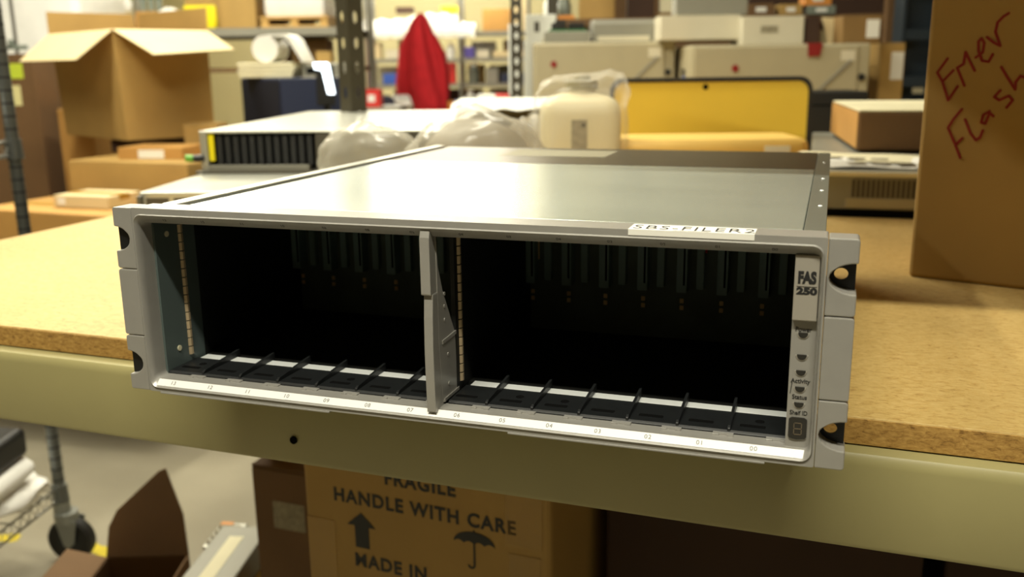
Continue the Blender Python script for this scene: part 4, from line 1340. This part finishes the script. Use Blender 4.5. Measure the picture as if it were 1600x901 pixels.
Z = DZ + 0.0006
p_ = thing('pallet', 'pale pine pallet on the rack shelf under a white wrapped load', 'pallet', on_rack(0.35, -0.10, Z), R(18))
mb = MB()
for y in (-0.20, 0.0, 0.20):
    mb.box(-0.19, y-0.03, 0, 0.19, y+0.03, 0.012)
for x in (-0.165, 0.0, 0.165):
    mb.box(x-0.02, -0.23, 0.012, x+0.02, 0.23, 0.046)
for y in (-0.20, -0.10, 0.0, 0.10, 0.20):
    mb.box(-0.19, y-0.035, 0.046, 0.19, y+0.035, 0.060)
mb.build('boards', 'pine', p_)
wr = thing('wrapped_load', 'white film wrapped load sitting on the pine pallet', 'pallet load', on_rack(0.35, -0.10, Z+0.0605), R(18))
mb = MB()
rings = [[(x*k, y*k, z) for x, y in rrect(-0.175, -0.21, 0.175, 0.21, 0.03)] for z, k in ((0, 0.96), (0.02, 1.0), (0.12, 0.985), (0.25, 1.0), (0.40, 0.97))]
mb.loft(rings)
mb.build('wrapping', 'white_plastic', wr, smooth=45)
carton('tall tan carton on the rack shelf, left of the pine pallet', on_rack(-0.07, -0.30, Z), R(18), 0.20, 0.3, 0.34, 'kraft')
carton('brown carton deep on the rack shelf, between the tan carton and the pallet', on_rack(0.08, 0.01, Z), R(18), 0.078, 0.25, 0.30, 'kraft_dark', tape=False) if False else None
carton('tan carton behind the yellow bag on the rack shelf', on_rack(-0.33, -0.12, Z), R(18), 0.24, 0.3, 0.32, 'kraft')
yb2 = thing('yellow_bag', 'bright yellow bag on the rack shelf edge above the open carton', 'bag', on_rack(-0.17, -0.335, Z), R(18))
mb = MB()
rings = [[(x*k, y*k*0.35, z) for x, y in rrect(-0.088, -0.07, 0.088, 0.07, 0.02)] for z, k in ((0, 0.92), (0.012, 1.0), (0.06, 1.03), (0.11, 0.99), (0.124, 0.94))]
mb.loft(rings)
mb.build('bag_body', 'yellow_bright', yb2, smooth=45)
tag(blob('white_bag', 'white_plastic', None, on_rack(-0.36, -0.30, Z), 0.085, 0.06, 0.065, 0.2, 6, 4.4), 'white crumpled bag left of the yellow bag on the rack shelf', 'plastic bag')
tag(blob('white_bag', 'white_plastic', None, on_rack(-0.69, -0.20, Z+0.075), 0.09, 0.07, 0.08, 0.2, 5, 6.6), 'white wrapped bundle on a low box at the left end of the rack shelf', 'bundle')
carton('low tan carton under the white wrapped bundle on the rack shelf', on_rack(-0.78+0.02, -0.28, Z), R(18), 0.18, 0.18, 0.074, 'kraft_pale', tape=False)
carton('orange low carton on the rack shelf, under the glass jars', on_rack(-0.56, -0.28, Z), R(18), 0.13, 0.14, 0.10, 'kraft_orange', tape=False)
for k in range(3):
    j = thing('jar', ('clear grey jar on the orange carton, nearest the white bundle', 'clear grey jar on the orange carton, between two others', 'clear grey jar on the orange carton, nearest the white bag')[k], 'jar', on_rack(-0.53+0.045*k, -0.22, Z+0.1008), 0, 'glass jars on the rack shelf')
    MB().cyl((0, 0, 0), (0, 0, 0.07), 0.018, n=16).build('jar_body', 'glass_grey', j)
    MB().cyl((0, 0, 0.07), (0, 0, 0.085), 0.016, n=16).build('jar_lid', 'cart_post', j)
Z2 = 0.2255
carton('brown carton under the rack shelf, behind the white roll', on_rack(0.10, -0.20, Z2), R(18), 0.17, 0.25, 0.155, 'kraft_brown', tape=False)
carton('dark brown carton under the rack shelf, below the right half of the pallet', on_rack(0.29, -0.20, Z2), R(18), 0.20, 0.25, 0.155, 'kraft_dark', tape=False)

# navy cabinet with clutter
nv = thing('navy_cabinet', 'navy blue metal cabinet with clutter on top, right of the open carton', 'cabinet', (-1.50, 2.80, FZ), R(18))
NH = 1.035
mb = MB()
mb.prism([(-0.265, 0.02), (-0.050, -0.235), (0.190, -0.145), (0.18, 0.20), (-0.20, 0.24)], [], 0, NH, 'z')
mb.build('body', 'navy', nv, 0.004)
MB().prism([(-0.262, 0.0135), (-0.053, -0.2345), (-0.0535, -0.2375), (-0.2655, 0.0140)], [], 0.02, NH-0.01, 'z').build('side_panel', 'navy_dark', nv, label='darker navy left face')  # darker navy laid over the whole left face
bx('trim_line', 'white_box', nv, 0.0, -0.10, NH, 0.16, -0.085, NH+0.003)
NT = FZ+NH+0.0008
fs = thing('paper_stack', 'stack of cream papers and foam on the navy cabinet', 'papers', (-1.615, 2.72, NT), R(18))
for k in range(4):
    bx('sheet_bundle', 'cream_paper', fs, -0.10-0.004*(k % 2), -0.08, 0.0142*k, 0.105+0.005*(k % 3), 0.16, 0.0142*k+0.0135, 0.003)
gs = thing('grey_slab', 'grey flat appliance lying on the navy cabinet beside the papers', 'equipment', (-1.42, 2.84, NT), R(14))
bx('case', 'grey_case', gs, -0.088, -0.08, 0, 0.10, 0.11, 0.052, 0.005)
bx('front_slot', 'dark_hole', gs, -0.07, -0.0806, 0.012, 0.03, -0.08, 0.035)
wh = thing('white_roll', 'white roll of sheet material with a loose end, on the cream papers', 'roll', (-1.575, 2.76, NT+0.0572), R(18))
mb = MB()
prof = []
for i in range(33):
    a = 2*PI*i/32*1.18 + 2.2
    r_ = 0.045
    prof.append((-0.045+r_*math.cos(-a), 0.045+r_*math.sin(-a)))
mb.loft([[(x, y, z) for x, z in [(-0.05+0.05*math.cos(2*PI*k/28), 0.05+0.05*math.sin(2*PI*k/28)) for k in range(28)]] for y in (-0.08, 0.10)])
mb.build('roll_body', 'white_plastic', wh, smooth=45)
mb = MB()
mb.prism([(-0.045, 0.096), (-0.04, 0.1015), (0.035, 0.104), (0.058, 0.088), (0.098, 0.0), (0.088, 0.0), (0.040, 0.080), (0.02, 0.094)], [], -0.078, 0.098, 'y')
mb.build('loose_sheet', 'white_paper', wh, smooth=50)
bx('printed_mark', 'jug_label', wh, 0.012, -0.0786, 0.062, 0.030, -0.078, 0.070)
carton('tiny tan carton on the grey flat appliance', (-1.455, 2.80, NT+0.0526), R(14), 0.058, 0.05, 0.044, 'kraft', tape=False)
# lit screen edge
ms = thing('monitor', 'glowing blue white screen seen edge-on beside the navy cabinet', 'monitor', (-1.235, 2.465, FZ), R(18))
sc_ = [(-0.034, 1.088), (0.016, 1.088), (0.021, 1.080), (0.036, 0.980), (0.012, 0.980), (-0.004, 1.062), (-0.030, 1.066)]
MB().prism(sc_, [], -0.006, 0.0, 'y').build('screen', 'tape_glow', ms)
bx('monitor_back', 'black_plastic', ms, -0.030, 0.002, 0.94, 0.034, 0.02, 1.080, 0.004)
bx('stand', 'black_plastic', ms, -0.01, 0.02, 0.008, 0.01, 0.04, 0.98)
bx('foot', 'black_plastic', ms, -0.10, -0.06, 0, 0.10, 0.12, 0.008)

# red bins and bench behind the slotted post
rbh = thing('side_table', 'low grey table carrying red bins behind the slotted post', 'table', (-2.15, 4.55, FZ), R(18))
bx('tabletop', 'rack_grey', rbh, -0.25, -0.2, 0.82, 0.22, 0.2, 0.845, 0.002)
for x in (-0.23, 0.20):
    for y in (-0.18, 0.18):
        bx('leg', 'rack_grey', rbh, x-0.015, y-0.015, 0, x+0.015, y+0.015, 0.82)
for k, (dx, m_, lab) in enumerate(((-0.17, 'yellow_bright', 'small yellow bin on the grey table by the navy cabinet'), (-0.06, 'red', 'red parts bin next to the yellow bin on the grey table'), (0.06, 'red', 'red parts bin at the right end of the grey table'))):
    v = Matrix.Rotation(R(18), 4, 'Z') @ Vector((dx, -0.12, 0))
    tray(lab, -2.15+v.x, 4.55+v.y, FZ+0.8456, R(18), 0.10, 0.12, 0.10 if k else 0.075, m_)

# ------------------------------------------------------------------ jacket, chair, far wire shelving
ws = thing('wire_shelving', 'far chrome wire shelving crowded with supplies, behind the red jacket', 'shelving', (-2.55, 6.85, FZ), R(18))
SW, SD = 1.30, 0.45
LV = (0.72, 0.93, 1.13, 1.335)
for x in (-SW/2, 0.10, SW/2):
    for y in (-SD/2, SD/2):
        MB().cyl((x, y, 0), (x, y, 1.75), 0.014, n=10).build('shelf_post', 'chrome', ws)
for z in LV:
    mb = MB()
    mb.box(-SW/2, -SD/2, z-0.03, SW/2, -SD/2+0.012, z)
    mb.box(-SW/2, SD/2-0.012, z-0.03, SW/2, SD/2, z)
    for i in range(12):
        x = -SW/2+SW*(i+0.5)/12
        mb.box(x-0.02, -SD/2+0.012, z-0.006, x+0.02, SD/2-0.012, z)
    mb.build('wire_shelf', 'rack_grey', ws)
WT = Matrix.Translation((-2.55, 6.85, FZ)) @ Matrix.Rotation(R(18), 4, 'Z')


def on_ws(x, y, lv):
    return WT @ Vector((x, y, LV[lv]+0.0008))


def bottle(label, loc, r_, h_, m_, cap):
    t = thing('bottle', label, 'bottle', loc, 0)
    mb = MB()
    mb.loft([[(a*math.cos(2*PI*k/16), a*math.sin(2*PI*k/16), z) for k in range(16)] for z, a in ((0, r_*0.94), (0.01, r_), (h_*0.66, r_), (h_*0.78, r_*0.5), (h_*0.86, r_*0.42))])
    mb.build('bottle_body', m_, t, smooth=40)
    MB().cyl((0, 0, h_*0.86), (0, 0, h_), r_*0.48, n=14).build('bottle_cap', cap, t)
    return t


def small_box(label, loc, w_, d_, h_, m_, name='carton', cat='carton'):
    return carton(label, loc, R(18), w_, d_, h_, m_, tape=False, name=name, cat=cat)


fy = -0.21
small_box('blue folded sheet on the far shelving, left of the red jacket', on_ws(-0.53, fy, 1), 0.21, 0.2, 0.085, 'blue', 'folded_sheet', 'sheet')
tag(blob('white_bundle', 'white_plastic', None, on_ws(-0.40, -0.12, 0), 0.11, 0.08, 0.075, 0.2, 5, 1.7), 'white bundle on the low far shelf, left of the red jacket', 'bundle')
small_box('yellow box on the far shelving beside the folded blue sheet', on_ws(-0.63, fy, 2), 0.09, 0.12, 0.13, 'kraft_pale')
small_box('pale lilac packet on the far shelving, above the folded blue sheet', on_ws(-0.50, fy, 2), 0.10, 0.12, 0.07, 'white_box', 'packet', 'packet')
bottle('white round bottle on the far shelving, left of the lilac packet\'s end', on_ws(-0.34, -0.16, 2), 0.038, 0.13, 'white_case', 'white_case')
small_box('tan box low on the far shelving at its left end', on_ws(-0.62, fy, 0), 0.12, 0.15, 0.12, 'kraft')
small_box('red box on the far shelving, half hidden by the jacket', on_ws(-0.075, fy+0.012, 1), 0.13, 0.15, 0.165, 'red')
small_box('orange box on the low far shelf right of the jacket', on_ws(-0.04, fy-0.005, 0), 0.09, 0.12, 0.07, 'orange')
bottle('big white bottle on the low far shelf, right of the jacket', on_ws(0.17, -0.15, 0), 0.048, 0.155, 'white_case', 'white_case')
small_box('small red box on the low far shelf beside the big white bottle', on_ws(0.235, fy, 0), 0.055, 0.1, 0.06, 'red')
bottle('grey bottle in the middle of the far shelving', on_ws(0.20, -0.14, 1), 0.045, 0.16, 'glass_grey', 'white_case')
small_box('black box on the far shelving, above the red and white roll', on_ws(0.32, fy, 0), 0.22, 0.15, 0.10, 'rubber')
small_box('row of grey packets on the far shelving, second shelf at the right', on_ws(0.30, fy, 1), 0.10, 0.14, 0.12, 'grey_case', 'packet', 'packet')
small_box('navy tray of parts on the far shelving, right of the grey packets', on_ws(0.42, fy, 1), 0.19, 0.14, 0.075, 'navy')
small_box('purple box on the far shelving, third shelf beside its middle post', on_ws(0.13, fy, 2), 0.08, 0.12, 0.085, 'purple')
small_box('white flat box on the far shelving beside the purple box', on_ws(0.23, fy, 2), 0.10, 0.12, 0.06, 'white_box')
small_box('cream flat box on the far shelving at the right end of its third shelf', on_ws(0.36, fy, 2), 0.25, 0.14, 0.05, 'kraft_pale')
bottle('white bottle on the far shelving between the jacket and the purple box', on_ws(0.02, -0.16, 2), 0.035, 0.12, 'white_case', 'white_box')
small_box('tan carton on the top of the far shelving', on_ws(0.28, fy, 3), 0.22, 0.2, 0.17, 'kraft_orange')
small_box('pale carton on the top of the far shelving, right of the tan carton', on_ws(0.52, fy, 3), 0.11, 0.2, 0.25, 'kraft_pale')
small_box('yellow flat packet lying on the white cover of the far shelving', on_ws(-0.06, -0.1, 3)+Vector((0, 0, 0.150)), 0.14, 0.12, 0.05, 'yellow_bright', 'packet', 'packet')
small_box('dark box on the white cover of the far shelving', on_ws(-0.42, -0.1, 3)+Vector((0, 0, 0.150)), 0.14, 0.12, 0.05, 'dark_brown')
more = [
('olive box far back on the third shelf, above the folded blue sheet', -0.42, -0.02, 2, 0.16, 0.18, 0.15, 'olive_cap'),
    ('grey box far back on the third shelf behind the purple box', 0.18, -0.02, 2, 0.20, 0.18, 0.13, 'grey_case'),
    ('brown box far back on the third shelf at its right end', 0.44, -0.02, 2, 0.18, 0.18, 0.14, 'kraft_dark'),
    ('beige box far back on the second shelf behind the folded blue sheet', -0.60, 0.02, 1, 0.22, 0.18, 0.14, 'beige'),
    ('brown box far back on the second shelf behind the red box', -0.20, 0.02, 1, 0.22, 0.18, 0.15, 'kraft_dark'),
    ('tan box far back on the second shelf behind the grey bottle', 0.14, 0.02, 1, 0.14, 0.18, 0.15, 'kraft'),
    ('olive box far back on the second shelf behind the navy tray', 0.32, 0.02, 1, 0.28, 0.18, 0.14, 'olive_cap'),
    ('grey box far back on the low shelf behind the white bundle', -0.48, 0.02, 0, 0.26, 0.18, 0.16, 'grey_case'),
    ('dark box far back on the low shelf behind the orange box', -0.12, 0.02, 0, 0.18, 0.18, 0.16, 'dark_brown'),
    ('brown box far back on the low shelf behind the big white bottle', 0.10, 0.02, 0, 0.16, 0.18, 0.16, 'kraft_brown'),
    ('beige box far back on the low shelf behind the black box', 0.32, 0.02, 0, 0.28, 0.18, 0.16, 'beige')]
for (lab, x, y, lv, w_, d_, h_, m_) in more:
    small_box(lab, on_ws(x, y, lv), w_, d_, h_, m_)
# red and white roll low right
rw = thing('tape_roll', 'red and white cylinder lying on a stool before the far shelving', 'roll', WT @ Vector((0.40, -0.42, 0.765)), R(18))
MB().cyl((-0.02, 0, 0.044), (0.16, 0, 0.044), 0.044, n=20).build('red_band', 'red', rw, 0.003, label='bright red half')
MB().cyl((-0.16, 0, 0.044), (-0.02, 0, 0.044), 0.042, n=20).build('white_band', 'white_case', rw, 0.003, label='white half')
stl = thing('stool', 'grey step stool under the red and white cylinder', 'stool', WT @ Vector((0.40, -0.42, 0)), R(18))
bx('seat', 'rack_grey', stl, -0.20, -0.10, 0.745, 0.20, 0.10, 0.7645, 0.003)
for x in (-0.17, 0.17):
    for y in (-0.08, 0.08):
        bx('leg', 'rack_grey', stl, x-0.012, y-0.012, 0, x+0.012, y+0.012, 0.745)
# white cover on top shelf
cv = thing('cover_sheet', 'white sheet draped over the top of the far wire shelving', 'sheet', WT @ Vector((-0.18, 0, LV[3]+0.001)), R(18))
mb = MB()
rings = []
for k in range(25):
    x = -0.50 + 0.90*k/24
    hgt = 0.10 + 0.045*max(0, math.sin(PI*(x+0.2)/0.6)) + 0.012*math.sin(k*1.9)
    if x > 0.25:
        hgt *= 0.62
    e = 0.012*math.sin(k*2.3)
    rings.append([(x, -0.235+e, -0.045+e*0.6), (x, -0.245+e, 0.02), (x, -0.22, hgt*0.92), (x, -0.12, hgt), (x, 0.20, hgt), (x, 0.20, 0.0), (x, -0.226, 0.0), (x, -0.229+e*0.2, -0.045+e*0.6)])
mb.loft(rings)
mb.build('sheet', 'foam', cv, smooth=60)

# jacket on a coat stand
js = thing('coat_stand', 'slim black coat stand holding the red jacket', 'coat stand', (-2.255, 5.62, FZ), R(18))
MB().cyl((0, 0, 0.012), (0, 0, 1.385), 0.011, n=12).build('pole', 'black_plastic', js)
MB().cyl((0, 0, 0), (0, 0, 0.012), 0.16, 0.15, 28).build('base', 'black_plastic', js)
MB().tube([(0, 0, 1.375), (0, -0.02, 1.385), (0, -0.035, 1.40)], 0.006, 8).build('hook', 'black_plastic', js)
jk = thing('jacket', 'red fleece jacket hanging from the coat stand before the far shelving', 'jacket', (-2.255, 5.62, FZ), R(18))


def cloth(name, prof, nf, seed, amp, cx=0.0):
    """prof: list of (z, x_left, x_right, half depth)"""
    mb = MB()
    rings = []
    n = 56
    for (z, xl, xr, hd) in prof:
        ring = []
        for k in range(n):
            a = 2*PI*k/n
            c, s = math.cos(a), math.sin(a)
            f = 1 + amp*math.sin(nf*a + seed + 4*z)*min(1, hd/0.05) + amp*0.8*noise.noise(Vector((c*2.2, s*2.2, z*5+seed)))
            ring.append(((xl+xr)/2 + (xr-xl)/2*c*(1+0.4*(f-1)), -0.0 + hd*s*f, z))
        rings.append(ring)
    mb.loft(rings)
    return mb.build(name, 'red_cloth', jk, smooth=60)


cloth('jacket_body', [(1.425, -0.012, 0.014, 0.02), (1.40, -0.045, 0.040, 0.045), (1.35, -0.078, 0.062, 0.07), (1.29, -0.098, 0.085, 0.085), (1.20, -0.118, 0.110, 0.09), (1.10, -0.125, 0.135, 0.095), (1.00, -0.130, 0.150, 0.095), (0.92, -0.120, 0.165, 0.09), (0.86, -0.085, 0.170, 0.085), (0.80, -0.065, 0.170, 0.08), (0.76, -0.060, 0.165, 0.06)], 7, 0.5, 0.13)
cloth('sleeve', [(1.30, -0.105, -0.075, 0.04), (1.20, -0.155, -0.085, 0.05), (1.08, -0.172, -0.085, 0.055), (0.96, -0.190, -0.085, 0.055), (0.88, -0.185, -0.090, 0.045)], 5, 1.4, 0.12)
cloth('sleeve', [(1.28, 0.060, 0.100, 0.04), (1.15, 0.085, 0.165, 0.05), (1.02, 0.100, 0.185, 0.055), (0.90, 0.105, 0.185, 0.05), (0.84, 0.115, 0.180, 0.04)], 5, 2.9, 0.12)

ch = thing('office_chair', 'slate blue office chair left of the red jacket', 'chair', (-2.69, 5.75, FZ), R(200))
mb = MB()
mb.loft([[(x, y, z) for x, z in rrect(-0.12, 0.56, 0.12, 0.862, 0.055)] for y in (-0.20, -0.17)])
mb.build('backrest', 'chair_blue', ch, 0.008)
bx('seat', 'chair_blue', ch, -0.21, -0.18, 0.42, 0.21, 0.22, 0.49, 0.025, seg=3)
MB().cyl((0, 0.02, 0.08), (0, 0.02, 0.42), 0.025, n=14).build('gas_column', 'black_plastic', ch)
bx('back_bar', 'black_plastic', ch, -0.025, -0.215, 0.44, 0.025, -0.20, 0.70)
for k in range(5):
    a = 2*PI*k/5
    MB().tube([(0, 0.02, 0.09), (0.26*math.cos(a), 0.02+0.26*math.sin(a), 0.06)], [0.022, 0.016], 8).build('leg', 'black_plastic', ch)
    MB().cyl((0.25*math.cos(a)-0.012, 0.02+0.25*math.sin(a), 0.026), (0.25*math.cos(a)+0.012, 0.02+0.25*math.sin(a), 0.026), 0.026, n=14).build('caster', 'black_plastic', ch)
bl = thing('blue_bin', 'small blue bin on a short post right of the red jacket', 'bin', (-2.02, 5.72, FZ), R(18))
bx('bin_body', 'blue', bl, -0.045, -0.05, 0.74, 0.045, 0.05, 0.83, 0.008)
bx('stand', 'rack_grey', bl, -0.02, -0.02, 0.01, 0.02, 0.02, 0.74)
bx('foot', 'rack_grey', bl, -0.09, -0.09, 0, 0.09, 0.09, 0.01)
